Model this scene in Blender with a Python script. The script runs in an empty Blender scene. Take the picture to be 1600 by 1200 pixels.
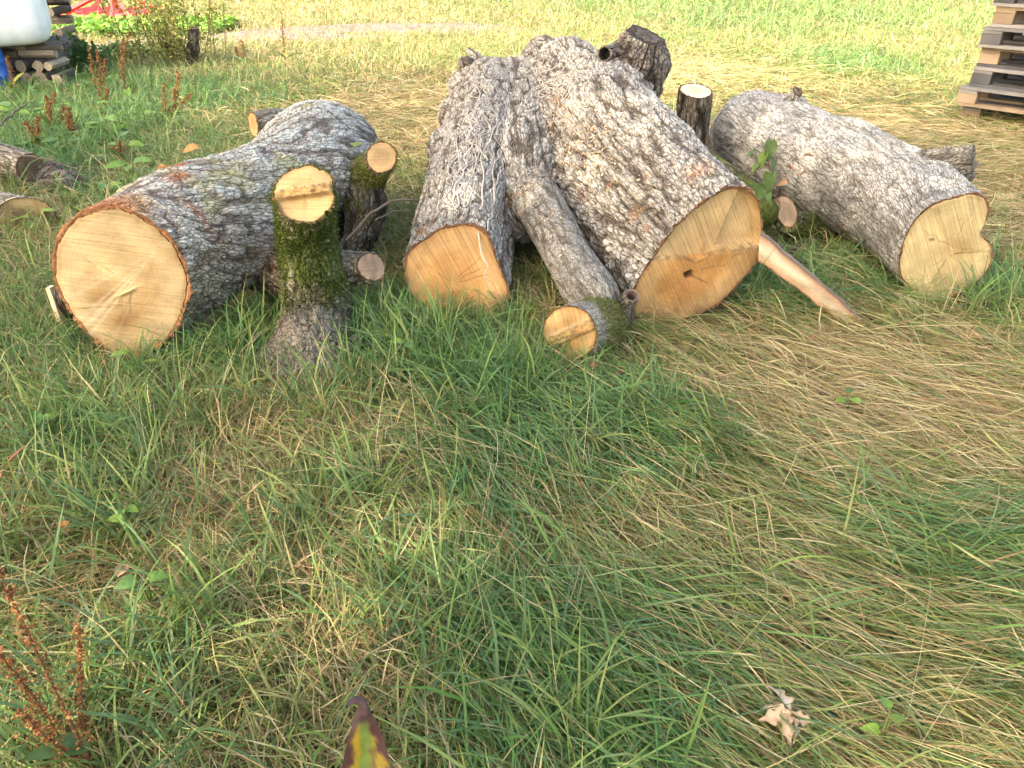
import bpy, math, random
import numpy as np
R_ = math.radians
scn = bpy.context.scene
COL = scn.collection

# ------------------------------------------------------------------ camera
H_CAM, PITCH, FPX = 1.5, 32.0, 1186.0
cam = bpy.data.objects.new('camera', bpy.data.cameras.new('camera'))
COL.objects.link(cam)
cam.location = (0, 0, H_CAM)
cam.rotation_euler = (R_(90 - PITCH), 0, 0)
cam.data.sensor_width = 36.0
cam.data.lens = 36.0 * FPX / 1600.0
cam.data.clip_start = 0.05
cam.data.clip_end = 600
scn.camera = cam

# ------------------------------------------------------------------ sky, sun, exposure
SUN_EL, SUN_AZ = 40.0, 232.0          # compass-style: 0 = +Y, 90 = +X ; the sun stands behind the camera on the left
sun_dir = np.array([math.sin(R_(SUN_AZ)) * math.cos(R_(SUN_EL)), math.cos(R_(SUN_AZ)) * math.cos(R_(SUN_EL)), math.sin(R_(SUN_EL))])
w = bpy.data.worlds.new('World'); scn.world = w; w.use_nodes = True
nt = w.node_tree
sky = nt.nodes.new('ShaderNodeTexSky'); sky.sky_type = 'NISHITA'; sky.sun_disc = False
sky.sun_elevation = R_(SUN_EL); sky.sun_rotation = R_(SUN_AZ)
sky.air_density = 1.0; sky.dust_density = 5.0; sky.ozone_density = 0.3
nt.links.new(sky.outputs[0], nt.nodes['Background'].inputs[0])
nt.nodes['Background'].inputs[1].default_value = 0.15
sl = bpy.data.lights.new('sun', 'SUN'); sl.energy = 2.3; sl.angle = R_(0.6); sl.color = (1.0, 0.93, 0.82)
so = bpy.data.objects.new('sun', sl); COL.objects.link(so)
from mathutils import Vector
so.rotation_euler = Vector(sun_dir).to_track_quat('Z', 'Y').to_euler()
vs = scn.view_settings
vs.view_transform = 'Standard'; vs.look = 'None'; vs.gamma = 1.0; vs.exposure = 2.74
vs.use_white_balance = True; vs.white_balance_temperature = 7050; vs.white_balance_tint = 10.0
scn.cycles.max_bounces = 6
scn.cycles.transparent_max_bounces = 4
scn.cycles.use_adaptive_sampling = True

# shade trees stand behind the viewer: shadow centre x, y, crown radii, crown height, crown half-height, leaves
SHADE = [(-3.0, 4.6, 4.6, 4.6, 8.0, 2.2, 30000, 'broad leafy tree behind the camera on the left, shading the logs', 901),
         (2.6, 3.2, 4.8, 4.2, 7.0, 2.0, 29000, 'broad leafy tree behind the camera, shading the right-hand grass', 931),
         (-6.6, 7.0, 3.2, 2.9, 8.5, 2.0, 12000, 'leafy tree farther left, shading the white tank', 961),
         (5.6, 5.3, 3.0, 2.0, 7.5, 1.6, 11000, 'small leafy tree behind the camera, shading the pallets', 991)]

# ------------------------------------------------------------------ helpers: rays, noise
cp, sp_ = math.cos(R_(PITCH)), math.sin(R_(PITCH))
def at(px, py, D):
    """world point at horizontal distance D seen at photograph pixel px, py"""
    a = (py - 600.0) / FPX
    # ray: fwd*(1) + up*(-a) + right*b
    fy, fz = cp - a * sp_, -sp_ - a * cp
    t = D / fy
    return np.array([(px - 800.0) / FPX * t, D, H_CAM + fz * t])
def gp(px, py, z=0.0):
    a = (py - 600.0) / FPX
    fy, fz = cp - a * sp_, -sp_ - a * cp
    t = (z - H_CAM) / fz
    return np.array([(px - 800.0) / FPX * t, fy * t, z])

def _h(i, j, k, s):
    i = i.astype(np.int64); j = j.astype(np.int64); k = k.astype(np.int64)
    n = (i * 73856093) ^ (j * 19349663) ^ (k * 83492791) ^ (s * 2654435761)
    n &= 0xffffffff
    n = ((n ^ (n >> 15)) * 2246822519) & 0xffffffff
    n = ((n ^ (n >> 13)) * 3266489917) & 0xffffffff
    n = n ^ (n >> 16)
    return n.astype(np.float64) / 4294967295.0
def noise(P, seed=0):
    P = np.asarray(P, float)
    f = np.floor(P); t = P - f; t = t * t * (3 - 2 * t)
    i, j, k = f[..., 0], f[..., 1], f[..., 2]
    r = 0
    for a in (0, 1):
        wa = t[..., 0] if a else 1 - t[..., 0]
        for b in (0, 1):
            wb = t[..., 1] if b else 1 - t[..., 1]
            for c in (0, 1):
                wc = t[..., 2] if c else 1 - t[..., 2]
                r = r + wa * wb * wc * _h(i + a, j + b, k + c, seed)
    return r * 2 - 1
def fbm(P, seed=0, o=4):
    r, a, s = 0, .5, 1.0
    for q in range(o):
        r = r + a * noise(np.asarray(P) * s, seed + q * 7); a *= .5; s *= 2.03
    return r
def n2(x, y, sc, seed=0, o=3):
    x = np.asarray(x, float); y = np.asarray(y, float)
    return fbm(np.stack([x * sc, y * sc, np.zeros_like(x) + .37 * seed], -1), seed, o)
def worley(P, seed=0):
    f = np.floor(P); F1 = np.full(P.shape[:-1], 9.); F2 = F1.copy(); ID = F1 * 0
    for a in (-1, 0, 1):
        for b in (-1, 0, 1):
            for c in (-1, 0, 1):
                i, j, k = f[..., 0] + a, f[..., 1] + b, f[..., 2] + c
                q = np.stack([i + .1 + .8 * _h(i, j, k, seed), j + .1 + .8 * _h(i, j, k, seed + 1), k + .1 + .8 * _h(i, j, k, seed + 2)], -1)
                d = np.sqrt(((q - P) ** 2).sum(-1))
                m = d < F1
                F2 = np.where(m, F1, np.minimum(F2, d))
                ID = np.where(m, _h(i, j, k, seed + 3), ID)
                F1 = np.where(m, d, F1)
    return F1, F2, ID
def sst(a, b, x):
    t = np.clip((x - a) / (b - a), 0, 1); return t * t * (3 - 2 * t)
def mixc(a, b, t):
    t = np.asarray(t)[..., None]; return np.asarray(a) * (1 - t) + np.asarray(b) * t
def nrm(v):
    v = np.asarray(v, float); return v / (np.linalg.norm(v, axis=-1, keepdims=True) + 1e-12)
def gz(x, y):
    return .035 * n2(x, y, .55, 5, 3) + .022 * n2(x, y, 2.2, 9, 2)

# ------------------------------------------------------------------ helpers: meshes
def mesh(name, V, faces, mat=None, col=None, smooth=True, extra=None):
    """faces: list of int arrays (m,3) / (m,4)"""
    V = np.ascontiguousarray(V, np.float32).reshape(-1, 3)
    me = bpy.data.meshes.new(name)
    me.vertices.add(len(V)); me.vertices.foreach_set('co', V.ravel())
    faces = [np.asarray(f, np.int32) for f in faces if len(f)]
    nl = sum(f.size for f in faces); npol = sum(len(f) for f in faces)
    me.loops.add(nl); me.polygons.add(npol)
    me.loops.foreach_set('vertex_index', np.concatenate([f.ravel() for f in faces]))
    st, o = [], 0
    for f in faces:
        st.append(o + np.arange(len(f)) * f.shape[1]); o += f.size
    me.polygons.foreach_set('loop_start', np.concatenate(st).astype(np.int32))
    me.polygons.foreach_set('use_smooth', np.full(npol, bool(smooth)))
    if col is not None:
        c = np.ones((len(V), 4), np.float32); c[:, :3] = np.asarray(col, np.float32).reshape(-1, 3)
        a = me.attributes.new('col', 'FLOAT_COLOR', 'POINT'); a.data.foreach_set('color', c.ravel())
    if extra is not None:
        for k, v in extra.items():
            a = me.attributes.new(k, 'FLOAT_VECTOR', 'POINT'); a.data.foreach_set('vector', np.ascontiguousarray(v, np.float32).ravel())
    me.update(calc_edges=True)
    if mat: me.materials.append(mat)
    return me
def link(name, me, parent=None, loc=None, label=None, cat=None, group=None, kind=None):
    o = bpy.data.objects.new(name, me); COL.objects.link(o)
    if parent: o.parent = parent
    if loc is not None: o.location = loc
    if parent is not None and loc is None: o.location = -Vector(base_of(parent))
    tag(o, label, cat, group, kind)
    return o
def base_of(o):
    v = Vector((0, 0, 0))
    while o is not None:
        v += o.location; o = o.parent
    return v
def tag(o, label=None, cat=None, group=None, kind=None):
    for k, v in (('label', label), ('category', cat), ('group', group), ('kind', kind)):
        if v: o[k] = v
    return o
def thing(name, loc, label, cat, group=None, rz=0):
    o = bpy.data.objects.new(name, None); COL.objects.link(o)
    o.location = loc; o.rotation_euler.z = rz; o.empty_display_size = .1
    return tag(o, label, cat, group)
class MB:
    def __init__(s): s.v, s.f3, s.f4, s.c, s.n = [], [], [], [], 0
    def add(s, V, F, col=None):
        V = np.asarray(V, float).reshape(-1, 3); F = np.asarray(F)
        (s.f3 if F.shape[1] == 3 else s.f4).append(F + s.n)
        s.v.append(V); s.n += len(V)
        if col is not None: s.c.append(np.broadcast_to(np.asarray(col, float), V.shape))
    def me(s, name, mat, smooth=True):
        f = []
        if s.f3: f.append(np.concatenate(s.f3))
        if s.f4: f.append(np.concatenate(s.f4))
        return mesh(name, np.concatenate(s.v), f, mat, np.concatenate(s.c) if s.c else None, smooth)

# ------------------------------------------------------------------ materials
def newmat(name):
    m = bpy.data.materials.new(name); m.use_nodes = True
    return m, m.node_tree, m.node_tree.nodes['Principled BSDF']
def N(nt, t, **kw):
    n = nt.nodes.new(t)
    for k, v in kw.items(): setattr(n, k, v)
    return n
def colmat(name, rough=.8, spec=.2, transl=0., nscale=0., namt=.0, bump=0., bscale=200., stretch=(1, 1, 1)):
    """base colour from the mesh's own colour attribute, with fine grain on top"""
    m, nt, b = newmat(name)
    at_ = N(nt, 'ShaderNodeAttribute', attribute_name='col')
    out = at_.outputs['Color']
    tc = N(nt, 'ShaderNodeTexCoord')
    if namt > 0:
        mp = N(nt, 'ShaderNodeMapping'); mp.inputs['Scale'].default_value = stretch
        nt.links.new(tc.outputs['Object'], mp.inputs[0])
        nz = N(nt, 'ShaderNodeTexNoise'); nz.inputs['Scale'].default_value = nscale; nz.inputs['Detail'].default_value = 5
        nt.links.new(mp.outputs[0], nz.inputs['Vector'])
        mr = N(nt, 'ShaderNodeMapRange'); mr.inputs[1].default_value = .25; mr.inputs[2].default_value = .75
        mr.inputs[3].default_value = 1 - namt; mr.inputs[4].default_value = 1 + namt
        nt.links.new(nz.outputs[0], mr.inputs[0])
        mu = N(nt, 'ShaderNodeMix', data_type='RGBA', blend_type='MULTIPLY'); mu.inputs[0].default_value = 1
        nt.links.new(out, mu.inputs[6]); nt.links.new(mr.outputs[0], mu.inputs[7])
        out = mu.outputs[2]
    nt.links.new(out, b.inputs['Base Color'])
    b.inputs['Roughness'].default_value = rough; b.inputs['Specular IOR Level'].default_value = spec
    if bump > 0:
        nb = N(nt, 'ShaderNodeTexNoise'); nb.inputs['Scale'].default_value = bscale; nb.inputs['Detail'].default_value = 6
        nt.links.new(tc.outputs['Object'], nb.inputs['Vector'])
        bp = N(nt, 'ShaderNodeBump'); bp.inputs['Strength'].default_value = bump; bp.inputs['Distance'].default_value = .006
        nt.links.new(nb.outputs[0], bp.inputs['Height']); nt.links.new(bp.outputs[0], b.inputs['Normal'])
    if transl > 0:
        tr = N(nt, 'ShaderNodeBsdfTranslucent'); nt.links.new(out, tr.inputs[0])
        mx = N(nt, 'ShaderNodeMixShader'); mx.inputs[0].default_value = transl
        nt.links.new(b.outputs[0], mx.inputs[1]); nt.links.new(tr.outputs[0], mx.inputs[2])
        nt.links.new(mx.outputs[0], nt.nodes['Material Output'].inputs[0])
    return m
def woodmat(name, c1, c2, rough=.85, scale=14, obj_var=.35):
    """sawn weathered boards: grain along local X, tone differs from piece to piece"""
    m, nt, b = newmat(name)
    tc = N(nt, 'ShaderNodeTexCoord'); oi = N(nt, 'ShaderNodeObjectInfo')
    ad = N(nt, 'ShaderNodeVectorMath', operation='MULTIPLY_ADD'); ad.inputs[1].default_value = (1, 1, 1)
    sc_ = N(nt, 'ShaderNodeVectorMath', operation='SCALE'); sc_.inputs['Scale'].default_value = 37.0
    cx = N(nt, 'ShaderNodeCombineXYZ')
    for k in range(3): nt.links.new(oi.outputs['Random'], cx.inputs[k])
    nt.links.new(cx.outputs[0], sc_.inputs[0])
    nt.links.new(tc.outputs['Object'], ad.inputs[0]); nt.links.new(sc_.outputs[0], ad.inputs[2])
    mp = N(nt, 'ShaderNodeMapping'); mp.inputs['Scale'].default_value = (1.2, 9, 9)
    nt.links.new(ad.outputs[0], mp.inputs[0])
    nz = N(nt, 'ShaderNodeTexNoise'); nz.inputs['Scale'].default_value = scale; nz.inputs['Detail'].default_value = 6
    nt.links.new(mp.outputs[0], nz.inputs['Vector'])
    mx = N(nt, 'ShaderNodeMix', data_type='RGBA'); mx.inputs[6].default_value = (*c1, 1); mx.inputs[7].default_value = (*c2, 1)
    nt.links.new(nz.outputs[0], mx.inputs[0])
    mr = N(nt, 'ShaderNodeMapRange'); mr.inputs[3].default_value = 1 - obj_var; mr.inputs[4].default_value = 1 + obj_var
    nt.links.new(oi.outputs['Random'], mr.inputs[0])
    mu = N(nt, 'ShaderNodeMix', data_type='RGBA', blend_type='MULTIPLY'); mu.inputs[0].default_value = 1
    nt.links.new(mx.outputs[2], mu.inputs[6]); nt.links.new(mr.outputs[0], mu.inputs[7])
    nt.links.new(mu.outputs[2], b.inputs['Base Color'])
    b.inputs['Roughness'].default_value = rough; b.inputs['Specular IOR Level'].default_value = .2
    bp = N(nt, 'ShaderNodeBump'); bp.inputs['Strength'].default_value = .5; bp.inputs['Distance'].default_value = .004
    nt.links.new(nz.outputs[0], bp.inputs['Height']); nt.links.new(bp.outputs[0], b.inputs['Normal'])
    return m
def facemat(name, saw_dir=12., saw=.2, line=.25):
    """sawn end grain: per-vertex colour times saw lines, fine rings and rays (attribute fuv: u, v, ring radius in m)"""
    m, nt, b = newmat(name)
    ac = N(nt, 'ShaderNodeAttribute', attribute_name='col'); av = N(nt, 'ShaderNodeAttribute', attribute_name='fuv')
    sx = N(nt, 'ShaderNodeSeparateXYZ'); nt.links.new(av.outputs['Vector'], sx.inputs[0])
    flat = N(nt, 'ShaderNodeCombineXYZ'); nt.links.new(sx.outputs[0], flat.inputs[0]); nt.links.new(sx.outputs[1], flat.inputs[1])
    # saw marks
    mp = N(nt, 'ShaderNodeMapping'); mp.inputs['Rotation'].default_value = (0, 0, R_(saw_dir)); 
    mp2 = N(nt, 'ShaderNodeMapping'); mp2.inputs['Scale'].default_value = (3.5, 150, 1)
    nt.links.new(flat.outputs[0], mp.inputs[0]); nt.links.new(mp.outputs[0], mp2.inputs[0])
    n1 = N(nt, 'ShaderNodeTexNoise'); n1.inputs['Scale'].default_value = 1.0; n1.inputs['Detail'].default_value = 4
    nt.links.new(mp2.outputs[0], n1.inputs['Vector'])
    # rings
    rg = N(nt, 'ShaderNodeMath', operation='MULTIPLY'); rg.inputs[1].default_value = 330.
    nt.links.new(sx.outputs[2], rg.inputs[0])
    cx = N(nt, 'ShaderNodeCombineXYZ'); nt.links.new(rg.outputs[0], cx.inputs[0])
    n2_ = N(nt, 'ShaderNodeTexNoise'); n2_.inputs['Scale'].default_value = 1.; n2_.inputs['Detail'].default_value = 2
    nt.links.new(cx.outputs[0], n2_.inputs['Vector'])
    # rays: noise over direction from the pith
    nv = N(nt, 'ShaderNodeVectorMath', operation='NORMALIZE'); nt.links.new(flat.outputs[0], nv.inputs[0])
    sc_ = N(nt, 'ShaderNodeVectorMath', operation='SCALE'); sc_.inputs['Scale'].default_value = 26.; nt.links.new(nv.outputs[0], sc_.inputs[0])
    n3 = N(nt, 'ShaderNodeTexNoise'); n3.inputs['Scale'].default_value = 1.; n3.inputs['Detail'].default_value = 3
    nt.links.new(sc_.outputs[0], n3.inputs['Vector'])
    # fibres, blotches
    n4 = N(nt, 'ShaderNodeTexNoise'); n4.inputs['Scale'].default_value = 9.; n4.inputs['Detail'].default_value = 5
    nt.links.new(flat.outputs[0], n4.inputs['Vector'])
    col = ac.outputs['Color']
    for nz, amt in ((n1, saw), (n2_, .1), (n3, .05), (n4, .24)):
        mr = N(nt, 'ShaderNodeMapRange'); mr.inputs[1].default_value = .3; mr.inputs[2].default_value = .7
        mr.inputs[3].default_value = 1 - amt; mr.inputs[4].default_value = 1 + amt * .7
        nt.links.new(nz.outputs[0], mr.inputs[0])
        mu = N(nt, 'ShaderNodeMix', data_type='RGBA', blend_type='MULTIPLY'); mu.inputs[0].default_value = 1
        nt.links.new(col, mu.inputs[6]); nt.links.new(mr.outputs[0], mu.inputs[7]); col = mu.outputs[2]
    nt.links.new(col, b.inputs['Base Color'])
    b.inputs['Roughness'].default_value = .75; b.inputs['Specular IOR Level'].default_value = .2
    bp = N(nt, 'ShaderNodeBump'); bp.inputs['Strength'].default_value = .35; bp.inputs['Distance'].default_value = .003
    nt.links.new(n1.outputs[0], bp.inputs['Height']); nt.links.new(bp.outputs[0], b.inputs['Normal'])
    return m
def barkmat(name):
    """bark: colour attribute broken up by fine fissures; attribute bq = position on the bark in plate units (x, y round, z along)"""
    m, nt, b = newmat(name)
    ac = N(nt, 'ShaderNodeAttribute', attribute_name='col'); aq = N(nt, 'ShaderNodeAttribute', attribute_name='bq')
    wn = N(nt, 'ShaderNodeTexNoise'); wn.inputs['Scale'].default_value = 1.3; wn.inputs['Detail'].default_value = 3
    nt.links.new(aq.outputs['Vector'], wn.inputs['Vector'])
    ws = N(nt, 'ShaderNodeVectorMath', operation='MULTIPLY_ADD'); ws.inputs[1].default_value = (.5, .5, .7)
    nt.links.new(wn.outputs['Color'], ws.inputs[0]); nt.links.new(aq.outputs['Vector'], ws.inputs[2])
    vo = N(nt, 'ShaderNodeTexVoronoi', feature='DISTANCE_TO_EDGE'); vo.inputs['Scale'].default_value = 1.55
    nt.links.new(ws.outputs[0], vo.inputs['Vector'])
    mr = N(nt, 'ShaderNodeMapRange', interpolation_type='SMOOTHSTEP'); mr.inputs[1].default_value = .015; mr.inputs[2].default_value = .13
    nt.links.new(vo.outputs['Distance'], mr.inputs[0])
    st = N(nt, 'ShaderNodeMapping'); st.inputs['Scale'].default_value = (2.2, 2.2, 1.2); nt.links.new(ws.outputs[0], st.inputs[0])
    n1 = N(nt, 'ShaderNodeTexNoise'); n1.inputs['Scale'].default_value = 1.6; n1.inputs['Detail'].default_value = 7; n1.inputs['Roughness'].default_value = .65
    nt.links.new(st.outputs[0], n1.inputs['Vector'])
    n2_ = N(nt, 'ShaderNodeTexNoise'); n2_.inputs['Scale'].default_value = 9; n2_.inputs['Detail'].default_value = 4
    nt.links.new(aq.outputs['Vector'], n2_.inputs['Vector'])
    def mrr(src, lo, hi, a=.25, z=.75):
        q = N(nt, 'ShaderNodeMapRange'); q.inputs[1].default_value = a; q.inputs[2].default_value = z; q.inputs[3].default_value = lo; q.inputs[4].default_value = hi
        nt.links.new(src, q.inputs[0]); return q.outputs[0]
    def mul(c, f):
        q = N(nt, 'ShaderNodeMix', data_type='RGBA', blend_type='MULTIPLY'); q.inputs[0].default_value = 1
        nt.links.new(c, q.inputs[6]); nt.links.new(f, q.inputs[7]); return q.outputs[2]
    c = mul(ac.outputs['Color'], mrr(n1.outputs[0], .72, 1.3)); c = mul(c, mrr(n2_.outputs[0], .84, 1.16))
    cr = N(nt, 'ShaderNodeMix', data_type='RGBA'); dk = mul(c, mrr(n1.outputs[0], .46, .70))
    nt.links.new(mr.outputs[0], cr.inputs[0]); nt.links.new(dk, cr.inputs[6]); nt.links.new(c, cr.inputs[7])
    nt.links.new(cr.outputs[2], b.inputs['Base Color'])
    b.inputs['Roughness'].default_value = .92; b.inputs['Specular IOR Level'].default_value = .1
    hs = N(nt, 'ShaderNodeMath', operation='MULTIPLY_ADD'); hs.inputs[1].default_value = 1.3
    nt.links.new(n1.outputs[0], hs.inputs[0]); nt.links.new(mr.outputs[0], hs.inputs[2])
    bp = N(nt, 'ShaderNodeBump'); bp.inputs['Strength'].default_value = 1.0; bp.inputs['Distance'].default_value = .009
    nt.links.new(hs.outputs[0], bp.inputs['Height']); nt.links.new(bp.outputs[0], b.inputs['Normal'])
    return m
M_bark = barkmat('bark')
M_rim = colmat('bark_edge', .9, .12, nscale=90, namt=.35, bump=.8, bscale=160)
M_face = facemat('sawn_end_grain')
M_face2 = facemat('sawn_end_grain_diagonal', saw_dir=62, saw=.3)
M_grass = colmat('grass_blade', .5, .3, transl=.32)
M_straw = colmat('straw', .7, .2, transl=.15)
M_leaf = colmat('leaf', .5, .3, transl=.3, nscale=60, namt=.2)
M_dry = colmat('dry_leaf', .8, .15, transl=.15, nscale=80, namt=.25)
M_moss = colmat('moss', .95, .05, transl=.15)
M_strip = colmat('split_sapwood', .9, .04, nscale=120, namt=.12, bump=.3, bscale=150)
M_wood = colmat('split_wood', .85, .15, nscale=30, namt=.25, bump=.6, bscale=90)

# ------------------------------------------------------------------ ground
axx = np.concatenate([[-150, -90, -55, -35, -25], np.arange(-18, 18.01, .2), [25, 35, 55, 90, 150]])
axy = np.concatenate([[-150, -90, -55, -30, -15, -8], np.arange(-4, 24.01, .2), [30, 40, 60, 100, 150, 220]])
X, Y = np.meshgrid(axx, axy, indexing='ij')
Z = gz(X, Y)
nx, ny = X.shape
idx = np.arange(nx * ny).reshape(nx, ny)
Q = np.stack([idx[:-1, :-1], idx[1:, :-1], idx[1:, 1:], idx[:-1, 1:]], -1).reshape(-1, 4)
m, nt, b = newmat('thatch_soil')
tc = N(nt, 'ShaderNodeTexCoord')
na = N(nt, 'ShaderNodeTexNoise'); na.inputs['Scale'].default_value = 55; na.inputs['Detail'].default_value = 6
nb = N(nt, 'ShaderNodeTexNoise'); nb.inputs['Scale'].default_value = 1.1; nb.inputs['Detail'].default_value = 4
for q in (na, nb): nt.links.new(tc.outputs['Object'], q.inputs['Vector'])
ra = N(nt, 'ShaderNodeValToRGB'); e = ra.color_ramp.elements
e[0].position = .3; e[0].color = (.03, .022, .012, 1); e[1].position = .72; e[1].color = (.17, .13, .06, 1)
rb = N(nt, 'ShaderNodeValToRGB'); e = rb.color_ramp.elements
e[0].position = .35; e[0].color = (.06, .09, .022, 1); e[1].position = .65; e[1].color = (.2, .16, .07, 1)
nt.links.new(na.outputs[0], ra.inputs[0]); nt.links.new(nb.outputs[0], rb.inputs[0])
mx = N(nt, 'ShaderNodeMix', data_type='RGBA'); mx.inputs[0].default_value = .5
nt.links.new(ra.outputs[0], mx.inputs[6]); nt.links.new(rb.outputs[0], mx.inputs[7]); nt.links.new(mx.outputs[2], b.inputs['Base Color'])
b.inputs['Roughness'].default_value = .95; b.inputs['Specular IOR Level'].default_value = .1
link('ground', mesh('ground', np.stack([X, Y, Z], -1), [Q], m), kind='structure')

# dirt track: a strip of bare trodden soil
def patch(name, cx, cy, ax, ay, rot, seed, mat, lift=.006, res=44):
    th = np.linspace(0, 2 * np.pi, 96, endpoint=False); rr = np.linspace(0, 1, 14)
    T, S = np.meshgrid(th, rr, indexing='ij')
    rad = S * (1 + .35 * noise(np.stack([np.cos(T) * 2.2, np.sin(T) * 2.2, T * 0 + seed], -1), seed) + .12 * noise(np.stack([np.cos(T) * 7, np.sin(T) * 7, T * 0 + seed], -1), seed + 1))
    u, v = rad * np.cos(T) * ax, rad * np.sin(T) * ay
    x = cx + u * math.cos(rot) - v * math.sin(rot); y = cy + u * math.sin(rot) + v * math.cos(rot)
    z = gz(x, y) + lift * (1 - S ** 6 * 1.6) + .012 * fbm(np.stack([x * 6, y * 6, x * 0], -1), 3)
    n, k = x.shape; ii = np.arange(n * k).reshape(n, k)
    q = np.stack([ii[:, :-1], ii[:, 1:], np.roll(ii, -1, 0)[:, 1:], np.roll(ii, -1, 0)[:, :-1]], -1).reshape(-1, 4)
    return link(name, mesh(name, np.stack([x, y, z], -1), [q], mat), kind='structure')
m, nt, b = newmat('dry_soil')
tc = N(nt, 'ShaderNodeTexCoord'); na = N(nt, 'ShaderNodeTexNoise'); na.inputs['Scale'].default_value = 9; na.inputs['Detail'].default_value = 8
nt.links.new(tc.outputs['Object'], na.inputs['Vector'])
ra = N(nt, 'ShaderNodeValToRGB'); e = ra.color_ramp.elements
e[0].position = .35; e[0].color = (.07, .052, .036, 1); e[1].position = .68; e[1].color = (.17, .135, .10, 1)
nt.links.new(na.outputs[0], ra.inputs[0]); nt.links.new(ra.outputs[0], b.inputs['Base Color'])
bp = N(nt, 'ShaderNodeBump'); bp.inputs['Strength'].default_value = .8; bp.inputs['Distance'].default_value = .03
nt.links.new(na.outputs[0], bp.inputs['Height']); nt.links.new(bp.outputs[0], b.inputs['Normal'])
b.inputs['Roughness'].default_value = .95
M_soil = m
TRACK = [(-5.9, 10.7, 1.7, .5, -.1), (-3.9, 11.6, 2.3, .75, .05), (-1.9, 12.4, 2.2, .55, .1)]
for k, (cx, cy, ax, ay, ro) in enumerate(TRACK): patch('dirt_track', cx, cy, ax, ay, ro, 11 + k, M_soil)
# ------------------------------------------------------------------ logs
def catmull(P, n):
    P = np.asarray(P, float)
    if len(P) == 2: 
        t = np.linspace(0, 1, n)[:, None]; return P[0] * (1 - t) + P[1] * t
    E = np.vstack([2 * P[0] - P[1], P, 2 * P[-1] - P[-2]])
    u = np.linspace(0, len(P) - 1 - 1e-6, n); i = u.astype(int); t = (u - i)[:, None]
    a, b_, c, d = E[i], E[i + 1], E[i + 2], E[i + 3]
    return .5 * (2 * b_ + (c - a) * t + (2 * a - 5 * b_ + 4 * c - d) * t ** 2 + (3 * b_ - a - 3 * c + d) * t ** 3)
def prof_at(pr, th):
    if pr is None: return np.ones_like(th)
    pr = np.asarray(pr, float); n = len(pr); u = (th / (2 * np.pi) * n) % n; i = np.floor(u).astype(int); t = u - i
    a, b_, c, d = pr[(i - 1) % n], pr[i % n], pr[(i + 1) % n], pr[(i + 2) % n]
    return .5 * (2 * b_ + (c - a) * t + (2 * a - 5 * b_ + 4 * c - d) * t ** 2 + (3 * b_ - a - 3 * c + d) * t ** 3)
GREY = dict(plate=(.355, .338, .312), crev=(.11, .094, .08), cw=.026, cl=.085, depth=.011)
FOOT = []          # (polyline, radii) for keeping grass roots out of the logs
class Sweep: pass
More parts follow.
